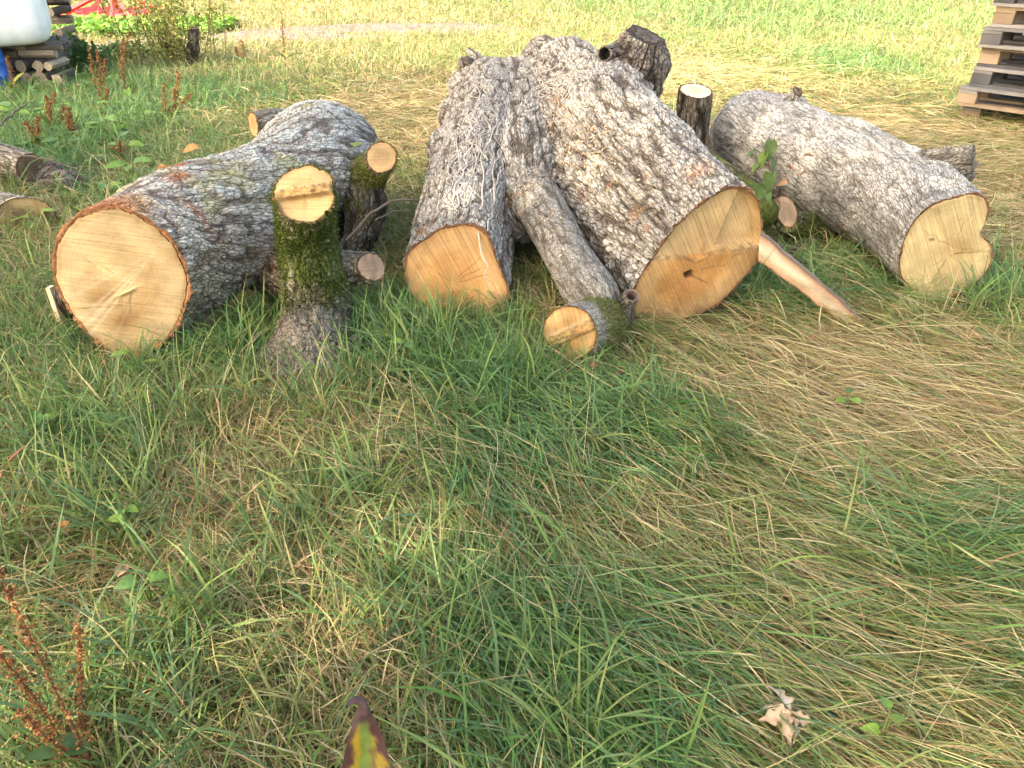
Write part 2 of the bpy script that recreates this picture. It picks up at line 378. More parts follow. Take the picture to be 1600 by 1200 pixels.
def sweep(name, pts, rad, parent, res=.0082, prof0=None, prof1=None, cut0=None, cut1=None, bark=GREY, bumps=(), seed=1,
          paint=None, round0=False, round1=False, foot=True, mat=None, wob=.05, label=None, twist=0.):
    pts = [np.asarray(p, float) for p in pts]
    C = catmull(pts, 400)
    L = np.concatenate([[0], np.cumsum(np.linalg.norm(np.diff(C, axis=0), axis=1))])
    n = max(6, int(L[-1] / res)); s = np.linspace(0, L[-1], n)
    t4 = np.linspace(0, 1, 400)
    C = np.stack([np.interp(s, L, C[:, k]) for k in range(3)], -1); tt = np.interp(s, L, t4)
    rc = catmull(np.stack([np.asarray(rad, float)] * 3, -1), 400)[:, 0] if len(rad) > 2 else np.linspace(rad[0], rad[-1], 400)
    Rr = np.interp(tt, t4, rc)
    T = nrm(np.gradient(C, axis=0))
    # gentle smoothing of the tangents keeps bends from pinching
    kk = max(3, int(.05 / res)) | 1
    Tp = np.vstack([T[:1]] * (kk // 2) + [T] + [T[-1:]] * (kk // 2))
    T = nrm(np.stack([np.convolve(Tp[:, k], np.ones(kk) / kk, 'valid') for k in range(3)], -1))
    ref = np.array([0, 0, 1.]) if abs(T[:, 2].mean()) < .75 else np.array([0, 1., 0])
    A = np.zeros_like(C); A[0] = nrm(np.cross(T[0], ref))
    for i in range(1, n): A[i] = nrm(A[i - 1] - T[i] * (T[i] @ A[i - 1]))
    B = np.cross(A, T)
    na_ = max(14, int(2 * np.pi * max(Rr) / res)); th = np.linspace(0, 2 * np.pi, na_, endpoint=False)
    S, TH = np.meshgrid(s, th, indexing='ij'); RR = Rr[:, None] + 0 * TH
    wt = sst(0, 1, tt)[:, None]
    pr = prof_at(prof0, TH) * (1 - wt) + prof_at(prof1, TH) * wt
    q = np.stack([np.cos(TH) * RR, np.sin(TH) * RR, S], -1)
    pr = pr * (1 + wob * 2 * fbm(q * np.array([3.5, 3.5, 2.2]) + seed * 3.1, seed, 3))
    base = RR * pr
    for (bt, bth, amp, wid) in bumps:        # branch collars, burls, dents: t along, angle in degrees, height m, width m
        ds_ = (S - bt * L[-1]); da = ((TH - R_(bth) + np.pi) % (2 * np.pi) - np.pi) * RR
        base = base + amp * np.exp(-(ds_ ** 2 + da ** 2) / (2 * wid ** 2))
    if round0: base = base * np.sqrt(np.clip(1 - (1 - np.clip(S / (Rr[0] * round0), 0, 1)) ** 2, 1e-4, 1))
    if round1: base = base * np.sqrt(np.clip(1 - (1 - np.clip((L[-1] - S) / (Rr[-1] * round1), 0, 1)) ** 2, 1e-4, 1))
    cw, cl, dep = bark['cw'], bark['cl'], bark['depth']
    q2 = q.copy(); ang = twist * S; ca, sa = np.cos(ang), np.sin(ang)
    q2[..., 0], q2[..., 1] = q[..., 0] * ca - q[..., 1] * sa, q[..., 0] * sa + q[..., 1] * ca
    wv = np.stack([noise(q2 * 9 + 5, seed + 31), noise(q2 * 9 + 9, seed + 32), noise(q2 * 7, seed + 33)], -1)
    P = (q2 + wv * np.array([cw * .42, cw * .42, .03])) / np.array([cw, cw, cl]) + seed * 17.3
    F1, F2, ID = worley(P, seed)
    pl = sst(.0, .17, F2 - F1)
    fur = 1 - np.abs(noise(q2 / np.array([cw * 1.7, cw * 1.7, cl * 2.6]) + wv * .5 + seed, seed + 40))
    fur2 = 1 - np.abs(noise(q2 / np.array([cw * .9, cw * .9, cl * 1.1]) + wv * .6 + seed, seed + 43))
    rid = 1 - sst(.72, .97, fur)
    fine = noise(q2 * np.array([120, 120, 60]), seed + 41)
    med = noise(q2 * np.array([45, 45, 26]), seed + 42)
    edge = np.clip((.35 + .65 * pl) * rid * (1 - .5 * sst(.8, .98, fur2)) + .12 * med, 0, 1)
    hgt = edge * (.55 + .65 * ID) * .95 + .10 * med + .12 * fine + .1
    fade = 1.0
    disp = dep * (hgt - .6)
    rad_o = base + disp
    V = C[:, None] + rad_o[..., None] * (np.cos(TH)[..., None] * A[:, None] + np.sin(TH)[..., None] * B[:, None])
    inner = None
    def skew(V, rows_s, nv, which):
        i0 = 0 if which == 0 else -1
        Tn = T[i0]; c0 = C[i0]; nv = nrm(nv)
        off = np.einsum('ijk,k->ij', V - C[:, None], nv) / (Tn @ nv)
        dd = s if which == 0 else L[-1] - s
        wgt = 1 - sst(0, 1.6 * Rr[i0], dd)
        return V - off[..., None] * wgt[:, None, None] * Tn
    if cut0 is not None: V = skew(V, s, cut0, 0)
    if cut1 is not None: V = skew(V, s, cut1, 1)
    # colour of the bark itself
    tone = 1 + .14 * fbm(q * np.array([6, 6, 4]), seed + 50) + .2 * (ID - .5) + .15 * fine
    col = mixc(bark['crev'], bark['plate'], np.clip(edge * .9 + .1 * rid + .12 * fine + .08 * med, 0, 1)) * tone[..., None]
    lich = sst(.12, .45, fbm(q * 11 + 3, seed + 51)) * .45
    col = mixc(col, (.40, .39, .34), lich * edge)
    if paint is not None: col = paint(col, V, TH, S / L[-1], q, edge)
    col = np.clip(col * np.array(bark.get('gain', (1.36, 1.31, 1.17))), .012, .62)
    ii = np.arange(n * na_).reshape(n, na_)
    qd = np.stack([ii[:-1], ii[1:], np.roll(ii, -1, 1)[1:], np.roll(ii, -1, 1)[:-1]], -1).reshape(-1, 4)
    VV, cc = V.reshape(-1, 3), col.reshape(-1, 3)
    tri = []
    for which, rr in ((0, round0), (1, round1)):
        if (cut0, cut1)[which] is not None: continue
        row = 0 if which == 0 else n - 1
        c = V[row].mean(0); k = len(VV)
        VV = np.vstack([VV, c]); cc = np.vstack([cc, col[row].mean(0)])
        a, b_ = ii[row], np.roll(ii[row], -1)
        tri.append(np.stack([np.full(na_, k), a, b_] if which == 0 else [np.full(na_, k), b_, a], -1))
    me = mesh(name, VV, [qd] + tri, mat or M_bark, cc, extra={'bq': np.vstack([(P - seed * 17.3).reshape(-1, 3)] + [np.zeros((len(VV) - n * na_, 3))])})
    o = link(name, me, parent, label=label)
    sw = Sweep(); sw.o, sw.V, sw.C, sw.T, sw.A, sw.B, sw.R, sw.s, sw.L, sw.th, sw.col = o, V, C, T, A, B, Rr, s, L[-1], th, col
    sw.cut0 = nrm(cut0) if cut0 is not None else -T[0]; sw.cut1 = nrm(cut1) if cut1 is not None else T[-1]
    sw.disp = disp; sw.parent = parent
    if foot: FOOT.append((C[::max(1, n // 14)], Rr[::max(1, n // 14)]))
    return sw
def surf(sw, t, deg, lift=0.):
    i = int(np.clip(t, 0, 1) * (len(sw.s) - 1)); j = int((deg % 360) / 360 * len(sw.th)) % len(sw.th)
    p = sw.V[i, j]; nn = nrm(p - sw.C[i]); return p + nn * lift, nn

def cutface(sw, which=0, parent=None, thick=.014, wood=(.60, .43, .22), core=None, pith=(0, 0), relief=None, tint=None, seed=1, mat=None, recess=.0, name='cut_face',
            rimcol=(.17, .085, .045), rings=None):
    """sawn end of a log: a wood disc inside a rim of bark"""
    parent = parent or sw.parent
    row = 0 if which == 0 else -1
    nv = sw.cut0 if which == 0 else sw.cut1
    if nv @ (-sw.T[0] if which == 0 else sw.T[-1]) < 0: nv = -nv
    ring = sw.V[row]; c0 = ring.mean(0); na_ = len(ring)
    # smooth the ragged bark edge a little for the inner line
    d = ring - c0; r = np.linalg.norm(d, axis=1); u = d / r[:, None]
    k = 7; rp = np.concatenate([r[-k:], r, r[:k]]); rs = np.convolve(rp, np.ones(2 * k + 1) / (2 * k + 1), 'valid')
    th = sw.th
    rin = rs - thick * (1 + .35 * noise(np.stack([np.cos(th) * 6, np.sin(th) * 6, th * 0], -1), seed) + .25 * noise(np.stack([np.cos(th) * 30, np.sin(th) * 30, th * 0], -1), seed + 1))
    rin = np.minimum(rin, r - .003)
    Ax = sw.A[row]; Bx = np.cross(nv, Ax) if which else np.cross(Ax, nv) * -1
    Ax = nrm(Ax - nv * (Ax @ nv)); Bx = nrm(sw.B[row] - nv * (sw.B[row] @ nv))
    innerP = c0 + u * rin[:, None]
    nr = rings or max(12, int(rs.mean() / .0055))
    f = np.linspace(0, 1, nr + 1)[1:]
    pc = c0 + Ax * pith[0] + Bx * pith[1]
    G = pc + f[:, None, None] * (innerP - pc)[None]
    uu = (G - c0) @ Ax; vv = (G - c0) @ Bx; ff = f[:, None] + 0 * uu
    rr = ff * rin[None].mean()
    h = .0003 * np.sin((uu * .35 + vv) * 260 + 3 * fbm(np.stack([uu * 6, vv * 6, uu * 0], -1), seed + 3)) + .0015 * fbm(np.stack([uu * 25, vv * 25, uu * 0], -1), seed + 4)
    if relief is not None: h = h + relief(uu, vv, ff)
    h = h * (1 - sst(.975, 1, ff)) - recess
    G2 = G + nv * (h + .0015)[..., None]
    base = np.broadcast_to(np.asarray(wood, float), G.shape).copy()
    core = core if core is not None else tuple(x * .8 for x in wood)
    wob_ = ff + .10 * fbm(np.stack([uu * 8, vv * 8, uu * 0], -1), seed + 6)
    base = mixc(base, core, 1 - sst(.45, .75, wob_))
    base *= (1 + .035 * np.sin(rr * 300 + 7 * fbm(np.stack([uu * 7, vv * 7, uu * 0], -1), seed + 8)))[..., None]
    base *= (1 + .22 * fbm(np.stack([uu * 5, vv * 5, uu * 0 + 3], -1), seed + 9))[..., None]
    if rs.mean() > .09:
        gk = random.Random(seed); an = np.arctan2(vv - pith[1], uu - pith[0])
        for q in range(5):
            a0 = gk.uniform(-3.1, 3.1); f0, f1 = gk.uniform(.0, .25), gk.uniform(.35, .85); wv_ = .10 * noise(np.stack([rr * 30, rr * 0 + q * 5, rr * 0], -1), seed + 60 + q)
            dd = np.abs((an - a0 - wv_ + np.pi) % (2 * np.pi) - np.pi) * rr
            base = mixc(base, np.array(wood) * .42, np.exp(-(dd / .0022) ** 2) * sst(f0, f0 + .05, ff) * (1 - sst(f1 - .15, f1, ff)) * .75)
        dn = sst(.15, .5, fbm(np.stack([uu * 11, vv * 11, uu * 0], -1), seed + 70)); base = mixc(base, base * np.array([.72, .66, .58]), dn * .6)
        base = mixc(base, base * np.array([.78, .7, .6]), sst(.9, .99, ff + .03 * noise(np.stack([uu * 40, vv * 40, uu * 0], -1), seed)) * .7)
    if tint is not None: base = tint(base, uu, vv, ff)
    pcv = pc + nv * (.0015 - recess + (relief(np.array([pith[0]]), np.array([pith[1]]), np.array([0.]))[0] if relief else 0))
    V = np.vstack([G2.reshape(-1, 3), pcv]); col = np.vstack([base.reshape(-1, 3), base[0].mean(0)])
    fuv = np.vstack([np.stack([uu - pith[0], vv - pith[1], rr * (1 + .03 * fbm(np.stack([uu * 9, vv * 9, uu * 0], -1), seed + 2))], -1).reshape(-1, 3), [[0, 0, 0]]])
    ii = np.arange(nr * na_).reshape(nr, na_); rl = np.roll(ii, -1, 1)
    qd = np.stack([ii[:-1], ii[1:], rl[1:], rl[:-1]], -1).reshape(-1, 4)
    tr = np.stack([np.full(na_, len(V) - 1), ii[0], rl[0]], -1)
    if which: qd = qd[:, ::-1]; tr = tr[:, ::-1]
    o = link(name, mesh(name, V, [qd[:, ::-1], tr[:, ::-1]], mat or M_face, np.clip(col * np.array((.70, .665, .60)), .02, .8), extra={'fuv': fuv}), parent)
    # bark rim
    mid = c0 + u * ((rin + r) / 2)[:, None] + nv * (.0035 + .005 * noise(np.stack([np.cos(th) * 25, np.sin(th) * 25, th * 0], -1), seed + 3))[:, None]
    inn = innerP + nv * (-.004 - recess)
    out = ring + nv * .0008
    rv = np.vstack([out, mid, inn]); jj = np.arange(3 * na_).reshape(3, na_); rj = np.roll(jj, -1, 1)
    rq = np.stack([jj[:-1], jj[1:], rj[1:], rj[:-1]], -1).reshape(-1, 4)
    if not which: rq = rq[:, ::-1]
    rc_ = np.vstack([np.broadcast_to(np.array(rimcol) * .8, (na_, 3)), np.broadcast_to(rimcol, (na_, 3)), np.broadcast_to(np.array(rimcol) * 1.5, (na_, 3))])
    rc_ = rc_ * (1 + .5 * noise(np.vstack([np.stack([np.cos(th) * 18, np.sin(th) * 18, th * 0 + z], -1) for z in (0, 2, 4)]), seed + 5))[:, None]
    link('bark_rim', mesh('bark_rim', rv, [rq[:, ::-1]], M_rim, np.clip(rc_, .02, .6)), o)
    return o

def fuzz(name, sw, weight, n, parent, col=(.07, .10, .02), col2=(.16, .19, .04), ln=.012, seed=1, label=None):
    """moss: thousands of tiny shoots growing on the bark"""
    rg = np.random.default_rng(seed); V = sw.V
    wgt = weight(V, sw).reshape(-1); wgt = np.clip(wgt, 0, None); 
    k = rg.choice(len(wgt), n, p=wgt / wgt.sum())
    i, j = np.unravel_index(k, V.shape[:2])
    p = V[i, j] + rg.normal(0, .003, (n, 3)); nn = nrm(V[i, j] - sw.C[i])
    d = nrm(nn + rg.normal(0, .55, (n, 3)) + np.array([0, 0, .3])); sd = nrm(np.cross(d, rg.normal(0, 1, (n, 3))))
    l = ln * rg.uniform(.5, 1.3, n)[:, None]; wd = .0024
    v = np.stack([p - nn * .002 - sd * wd, p - nn * .002 + sd * wd, p + d * l], 1)
    c = mixc(col, col2, rg.random(n) ** 1.6) * rg.uniform(.7, 1.3, (n, 1))
    c = np.repeat(c, 3, 0)
    return link(name, mesh(name, v.reshape(-1, 3), [np.arange(3 * n).reshape(-1, 3)], M_moss, c), parent, kind='stuff', label=label)

MOSS = np.array((.075, .095, .022)); REDB = np.array((.27, .105, .05)); YEL = np.array((.30, .28, .13))

# ============ left trunk section
p0 = at(193, 440, 2.66)
left = thing('log', (p0[0], p0[1], 0), 'thick crooked log on the left, large round pale cut end and mossy side limbs', 'log', 'felled logs lying in the grass')
def paint_left(col, V, TH, t, q, edge):
    f = fbm(q * 7, 71); ws = sst(.0, .35, fbm(q * 4 + 2, 72))
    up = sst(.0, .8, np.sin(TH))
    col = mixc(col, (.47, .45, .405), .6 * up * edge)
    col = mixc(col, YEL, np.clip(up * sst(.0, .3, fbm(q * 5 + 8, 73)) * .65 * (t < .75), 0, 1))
    band = np.exp(-((t - .22 + .06 * np.sin(TH * 2) + .12 * f) / .035) ** 2) * sst(-.25, .25, fbm(q * 9, 75)) * sst(-.6, .3, np.sin(TH - .2))
    band = np.maximum(band, (1 - sst(.0, .07 + .06 * f, t)) * sst(.3, .9, np.sin(TH - .6)) * .9)
    col = mixc(col, REDB * (1 + .5 * f)[..., None], np.clip(band, 0, 1))
    side = sst(-.1, .5, np.cos(TH)) * (1 - sst(-.2, .5, np.sin(TH)))
    return mixc(col, (.13, .125, .06), np.clip(side * sst(-.2, .3, f) * .5, 0, 1))
PF_L = [.95, .93, .95, .99, 1.09, 1.15, 1.13, 1.03, .95, .88, .91, 1.03, 1.17, 1.17, 1.06, .98]
# big bark pattern, ridges across the upper side
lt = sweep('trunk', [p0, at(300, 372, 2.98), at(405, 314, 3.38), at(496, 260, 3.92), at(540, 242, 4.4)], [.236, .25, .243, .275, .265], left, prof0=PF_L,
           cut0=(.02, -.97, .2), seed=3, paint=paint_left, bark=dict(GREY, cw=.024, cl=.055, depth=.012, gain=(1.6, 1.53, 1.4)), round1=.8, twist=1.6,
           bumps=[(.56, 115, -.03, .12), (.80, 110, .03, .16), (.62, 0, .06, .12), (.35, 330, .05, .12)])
def tint_left(c, u, v, f):
    nz_ = noise(np.stack([u * 14, v * 14, u * 0], -1), 6)
    d = np.exp(-((u + .09) / .06) ** 2 - ((v + .045) / .05) ** 2) * (1 - sst(-.012, .004, -v - .085 + .01 * nz_)); c = mixc(c, c * np.array([.70, .60, .48]), np.clip(d * (.8 + .4 * nz_), 0, 1))
    d = np.exp(-((u - .03 - v * .3) / .06) ** 2 - ((v + .15) / .03) ** 2); c = mixc(c, c * np.array([.62, .5, .36]), np.clip(d * (.8 + .5 * nz_), 0, 1))
    ln = np.abs(v + .088 + .006 * nz_); c = mixc(c, np.array((.30, .19, .09)), np.exp(-(ln / .003) ** 2) * sst(.02, -.03, u) * sst(-.2, -.15, u) * .6)
    ang = np.arctan2(v - .10, u - .13) % (2 * np.pi); ray = sst(.2, .7, noise(np.stack([ang * 30, f * 0, f * 0], -1), 5)) * np.exp(-((ang - 3.85) / .35) ** 2)
    c = mixc(c, (.72, .64, .48), np.clip(ray * .5, 0, 1)); c = mixc(c, c * np.array([.85, .78, .66]), np.exp(-((ang - 4.35) / .25) ** 2) * .5)
    return mixc(c, (.70, .54, .28), np.exp(-((u - .02) / .035) ** 2 - ((v + .045 - u * .35) / .006) ** 2))
def rel_left(u, v, f):
    nz_ = noise(np.stack([u * 30, v * 30, u * 0], -1), 6)
    return .012 * np.exp(-((u - .02) / .035) ** 2 - ((v + .045 - u * .35) / .006) ** 2) * (1 + .5 * nz_) + .003 * sst(-.002, .002, v + .088) * sst(.06, -.06, u)
cutface(lt, 0, wood=(.58, .44, .25), core=(.54, .39, .205), pith=(.03, .0), tint=tint_left, relief=rel_left, seed=4, thick=.016, rimcol=(.24, .11, .05))
# small stub pointing left at the far end
def lab(o, t): o['label'] = t
st = sweep('branch_stub', [at(396, 194, 3.86), at(430, 192, 3.95), at(490, 215, 4.15)], [.062, .072, .12], left, res=.008, cut0=(-.75, -.62, .1), seed=12, foot=False,
           bark=dict(GREY, plate=(.24, .215, .19), cw=.02, cl=.05, depth=.006))
cutface(st, 0, st.o, wood=(.60, .36, .16), thick=.006, seed=13)
# mossy stub on the right, its cut end towards the camera
def moss_w(col, V, TH, t, q, edge):
    f = fbm(q * 9, 91); return mixc(col, MOSS * (1 + .7 * f)[..., None], np.clip(.75 + f * 1.2, 0, 1))
MB_ = dict(GREY, plate=(.17, .155, .12), crev=(.05, .042, .033), cw=.02, cl=.06, depth=.007)
s2 = sweep('branch_stub', [at(596, 246, 3.52), at(583, 262, 3.62), at(545, 300, 3.75), at(500, 330, 3.85)], [.068, .08, .16, .21], left, res=.008, cut0=(.12, -.92, .35), seed=14, foot=False, bark=MB_, paint=moss_w)
cutface(s2, 0, s2.o, wood=(.58, .40, .21), thick=.006, seed=15)
fuzz('moss', s2, lambda V, s: sst(-.1, .4, fbm(V * 9, 92)) * sst(-.3, .4, (V - s.C[:, None])[..., 2]), 4200, s2.o, col=(.10, .11, .025), col2=(.24, .23, .06))
# drooping continuation below that stub down to the ground
s2b = sweep('limb', [at(520, 285, 3.80), at(566, 315, 3.62), at(566, 360, 3.50), at(545, 405, 3.36), at(530, 430, 3.25)], [.16, .12, .085, .06, .05], left, res=.009, seed=16, wob=.12, bark=dict(GREY, plate=(.10, .09, .07), crev=(.03, .025, .02), cw=.02, cl=.05, depth=.012), round1=1., bumps=[(.45, 60, .03, .04), (.7, 100, .03, .03)], paint=lambda col, V, TH, t, q, edge: mixc(col, MOSS * .8, np.clip(sst(-.1, .3, fbm(q * 12, 98)) * (1 - sst(.4, .7, t)) * .7, 0, 1)))
# limb: comes off the trunk towards the camera and stands in the grass
base_l = gp(480, 650, -.14)
def paint_limb(col, V, TH, t, q, edge):
    f = fbm(q * 10, 95)
    m_ = np.clip(sst(.62, .40, 0) * 0 + (1 - sst(.38, .72, t + .32 * f)) * (1.0 - .8 * sst(.12, .4, fbm(q * 16, 96))), 0, 1)
    gr = np.array((.17, .15, .125))
    col = mixc(col * .95, gr * (1 + .6 * f)[..., None], sst(.55, .7, t + .1 * f) * .8)
    return mixc(col, MOSS * np.array([.75, .8, .7]) * (1 + .8 * f)[..., None], m_ * .92)
c_top = at(476, 304, 2.70)
lim = sweep('limb', [c_top, at(480, 348, 2.87), at(487, 420, 2.86), at(492, 490, 2.80), at(489, 545, 2.64), base_l], [.105, .11, .126, .135, .155, .19], left, res=.0075, cut0=nrm((.0, -.80, .60)), seed=17,
            bark=dict(GREY, plate=(.25, .22, .18), crev=(.07, .055, .04), cw=.024, cl=.04, depth=.016), paint=paint_limb, round1=.6, wob=.06,
            bumps=[(.58, 90, .04, .05), (.68, 150, .035, .04), (.78, 10, .05, .04), (.80, 190, .05, .045), (.74, 75, -.025, .03), (.82, 110, .03, .03), (.86, 60, -.02, .03), (.5, 30, .03, .08), (.9, 0, .05, .04), (.9, 160, .04, .04)])
def rel_ridge(cu, ang, w0, hh, seed):
    ca, sa = math.cos(R_(ang)), math.sin(R_(ang))
    def f_(u, v, f):
        a = -u * sa + v * ca - cu; b_ = u * ca + v * sa
        ragged = noise(np.stack([b_ * 60, a * 90, u * 0], -1), seed) * .5 + noise(np.stack([b_ * 160, a * 200, u * 0], -1), seed + 1) * .35
        band = sst(-w0, -w0 * .72, a) * (1 - sst(w0 * .5, w0 * 1.1, a + .25 * w0 * noise(np.stack([b_ * 50, b_ * 0, b_ * 0], -1), seed + 2)))
        return hh * band * (.75 + .6 * ragged) - .5 * hh * (a < -w0 * .8)
    def c_(c, u, v, f):
        a = -u * sa + v * ca - cu; b_ = u * ca + v * sa
        band = sst(-w0, -w0 * .72, a) * (1 - sst(w0 * .5, w0 * 1.1, a))
        g = noise(np.stack([b_ * 50, a * 80, u * 0], -1), seed + 3)
        c = mixc(c, np.array((.50, .31, .13)) * (1 + .45 * g)[..., None], band * .85)
        return mixc(c, (.72, .55, .31), np.exp(-((a - w0 * .75) / .007) ** 2) * .6)
    return f_, c_
rf, cf = rel_ridge(.01, -4, .024, .024, 21)
cutface(lim, 0, lim.o, wood=(.62, .46, .24), core=(.58, .40, .19), relief=rf, tint=cf, thick=.006, seed=18, rimcol=(.15, .10, .05))
fuzz('moss', lim, lambda V, s: (1 - sst(.38, .70, (s.s / s.L)[:, None] + .3 * fbm(V * 9, 95))) * sst(-.25, .3, fbm(V * 13, 97)), 9000, lim.o, col=(.045, .065, .014), col2=(.12, .15, .03), ln=.011, seed=5)
# collar tying the limb into the trunk
sweep('limb', [at(487, 440, 2.88), at(455, 425, 3.02), at(420, 400, 3.2)], [.12, .12, .17], left, res=.009, seed=19, foot=False, round0=1, bark=dict(GREY, plate=(.16, .13, .10), crev=(.06, .035, .025), cw=.03, cl=.08, depth=.014))
# short stub to the right with a weathered face
s3 = sweep('branch_stub', [at(580, 417, 2.90), at(560, 418, 2.93), at(520, 425, 2.95)], [.064, .07, .095], left, res=.007, cut0=nrm((.55, -.70, .35)), seed=20, foot=False, bark=dict(GREY, plate=(.22, .19, .15), crev=(.06, .05, .04), cw=.02, cl=.05, depth=.008))
cutface(s3, 0, s3.o, wood=(.42, .30, .21), core=(.36, .26, .19), thick=.006, seed=22, rimcol=(.1, .07, .05), relief=lambda u, v, f: .010 * noise(np.stack([u * 40, v * 12, u * 0], -1), 3) * (u < .02))
# knot hole near the foot of the limb
kp = at(447, 512, 2.63)
kh = sweep('knot', [kp, kp + np.array([.03, .07, -.015])], [.034, .055], left, res=.005, cut0=nrm((-.15, -.95, .35)), seed=23, foot=False, bark=dict(GREY, plate=(.25, .22, .18), cw=.015, cl=.03, depth=.006))
cutface(kh, 0, kh.o, wood=(.13, .08, .05), core=(.03, .02, .015), thick=.009, seed=24, rimcol=(.2, .13, .08), relief=lambda u, v, f: -.035 * (1 - sst(.35, .95, f)), name='hollow')
# root-like lumps at the foot
for k, (px, py, D, r0) in enumerate([(532, 578, 2.48, .05), (440, 574, 2.5, .055), (550, 566, 2.54, .032), (505, 585, 2.42, .045), (465, 545, 2.52, .04)]):
    b0 = at(px, py, D)
    sweep('burl', [b0 + (0, -.03, -.04), b0, b0 + (0 if k != 1 else .03, .12, .05)], [r0, r0, r0 * .9], left, res=.006, seed=60 + k, round0=1, round1=1, foot=False, bark=dict(GREY, plate=(.28, .245, .2), cw=.018, cl=.03, depth=.009))

# ============ forked trunk in the middle
f1c = at(712, 428, 2.98); f2c = at(1094, 407, 2.96)
fork = thing('forked_log', (.3, 3.2, 0), 'massive forked trunk in the middle with two big cut ends and furrowed grey bark', 'log', 'felled logs lying in the grass')
BK = dict(GREY, plate=(.35, .325, .295), crev=(.10, .082, .067), cw=.023, cl=.075, depth=.016)
def paint_mid(col, V, TH, t, q, edge):
    f = fbm(q * 6, 111)
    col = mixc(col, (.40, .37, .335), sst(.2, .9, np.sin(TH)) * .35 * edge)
    red = sst(.33, .5, fbm(q * 8 + 4, 112)) * sst(-.3, .5, np.sin(TH))
    col = mixc(col, np.array((.30, .17, .09)), red * .5)
    return col
def paint_midR(col, V, TH, t, q, edge):
    col = paint_mid(col, V, TH, t, q, edge)
    pt = at(1095, 272, 3.15); d2 = np.linalg.norm(V - pt, axis=-1) + .04 * fbm(q * 18, 113)
    return mixc(col, (.24, .115, .065), (1 - sst(.03, .10, d2)) * .8 * sst(-.4, .2, fbm(q * 30, 114)))
PF1 = [1.08, .95, 1.08, 1.13, 1.05, 1.03, 1.03, 1.18, 1.18, 1.13, 1.0, .86, .88, 1.02, 1.26, 1.3]
PF2 = [1.08, 1.08, 1.22, 1.15, .92, .78, .76, .78, .86, 1.16, 1.26, 1.13, .93, .88, .86, .93]
PF2e = [1.15, 1.1, 1.0, 1.0, 1.05, 1.0, .95, 1.0, 1.1, 1.05, 1.0, 1, .95, .95, 1.0, 1.1]
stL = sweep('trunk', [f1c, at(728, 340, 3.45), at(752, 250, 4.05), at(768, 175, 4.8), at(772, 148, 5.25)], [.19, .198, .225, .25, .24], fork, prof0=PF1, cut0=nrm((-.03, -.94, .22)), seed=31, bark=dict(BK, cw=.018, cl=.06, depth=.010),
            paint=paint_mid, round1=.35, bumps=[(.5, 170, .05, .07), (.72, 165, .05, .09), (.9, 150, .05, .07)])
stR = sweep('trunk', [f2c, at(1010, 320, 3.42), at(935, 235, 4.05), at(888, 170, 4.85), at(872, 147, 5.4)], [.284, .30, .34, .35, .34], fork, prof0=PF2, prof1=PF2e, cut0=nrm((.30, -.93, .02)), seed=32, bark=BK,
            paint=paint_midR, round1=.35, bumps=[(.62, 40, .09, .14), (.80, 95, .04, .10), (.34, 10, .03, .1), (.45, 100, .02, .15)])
sweep('trunk', [at(822, 365, 3.42), at(816, 302, 3.72), at(810, 230, 4.3), at(814, 168, 4.95), at(815, 146, 5.3)], [.10, .20, .255, .26, .25], fork, seed=30, bark=BK, paint=paint_mid, round0=1, round1=.4)
cutface(stL, 0, wood=(.66, .40, .18), core=(.60, .33, .125), pith=(-.02, -.04), seed=33, thick=.011, mat=M_face2)
def rel_mid(u, v, f):
    # the upper part was sawn a little deeper: a ledge with a ragged edge runs across
    ed = .035 + .03 * np.exp(-((u + .02) / .06) ** 2) * -1 + .012 * noise(np.stack([u * 40, u * 0, u * 0], -1), 8)
    r = -.026 * sst(-.003, .003, v - ed)
    r = r - .05 * (1 - sst(.012, .024, np.hypot(u + .052, (v + .052) * 1.3) + .006 * noise(np.stack([u * 90, v * 90, u * 0], -1), 9)))
    r = r - .02 * sst(0, .004, u - .07 - (v - .05) * .35) * sst(0, .01, v - .05)
    return r
def tint_mid(c, u, v, f):
    hole = 1 - sst(.014, .03, np.hypot(u + .052, (v + .052) * 1.3))
    c = mixc(c, (.05, .035, .025), hole)
    crk = np.exp(-((v + .052 + (u + .05) * .55) / .003) ** 2) * (u > -.05) * (u < .05); c = mixc(c, (.13, .075, .04), crk * .8)
    crk = np.exp(-((u + .07 - (v + .09) * .5) / .003) ** 2) * (v < -.05) * (v > -.14); c = mixc(c, (.3, .14, .06), crk * .7)
    up = sst(.0, .01, v - .02); c = mixc(c, (.66, .50, .27), up * .6); c = mixc(c, (.22, .13, .06), np.exp(-((v - .03 + .03 * np.exp(-((u + .02) / .06) ** 2)) / .005) ** 2) * .5)
    c = mixc(c, (.45, .24, .09), np.exp(-((u - .02) / .012) ** 2 - ((v - .045) / .03) ** 2) * .7)
    low = sst(.14, .22, -v) * sst(-.4, .2, noise(np.stack([u * 30, v * 6, u * 0], -1), 4)); c = mixc(c, (.24, .19, .15), low * .5 * (u > 0))
    blot = np.exp(-((u + .07) / .06) ** 2 - ((v + .11) / .05) ** 2); return mixc(c, (.50, .22, .08), blot * .5)
cutface(stR, 0, wood=(.62, .38, .165), core=(.56, .295, .10), pith=(-.05, -.05), seed=34, thick=.011, relief=rel_mid, tint=tint_mid, mat=M_face2, rings=78)
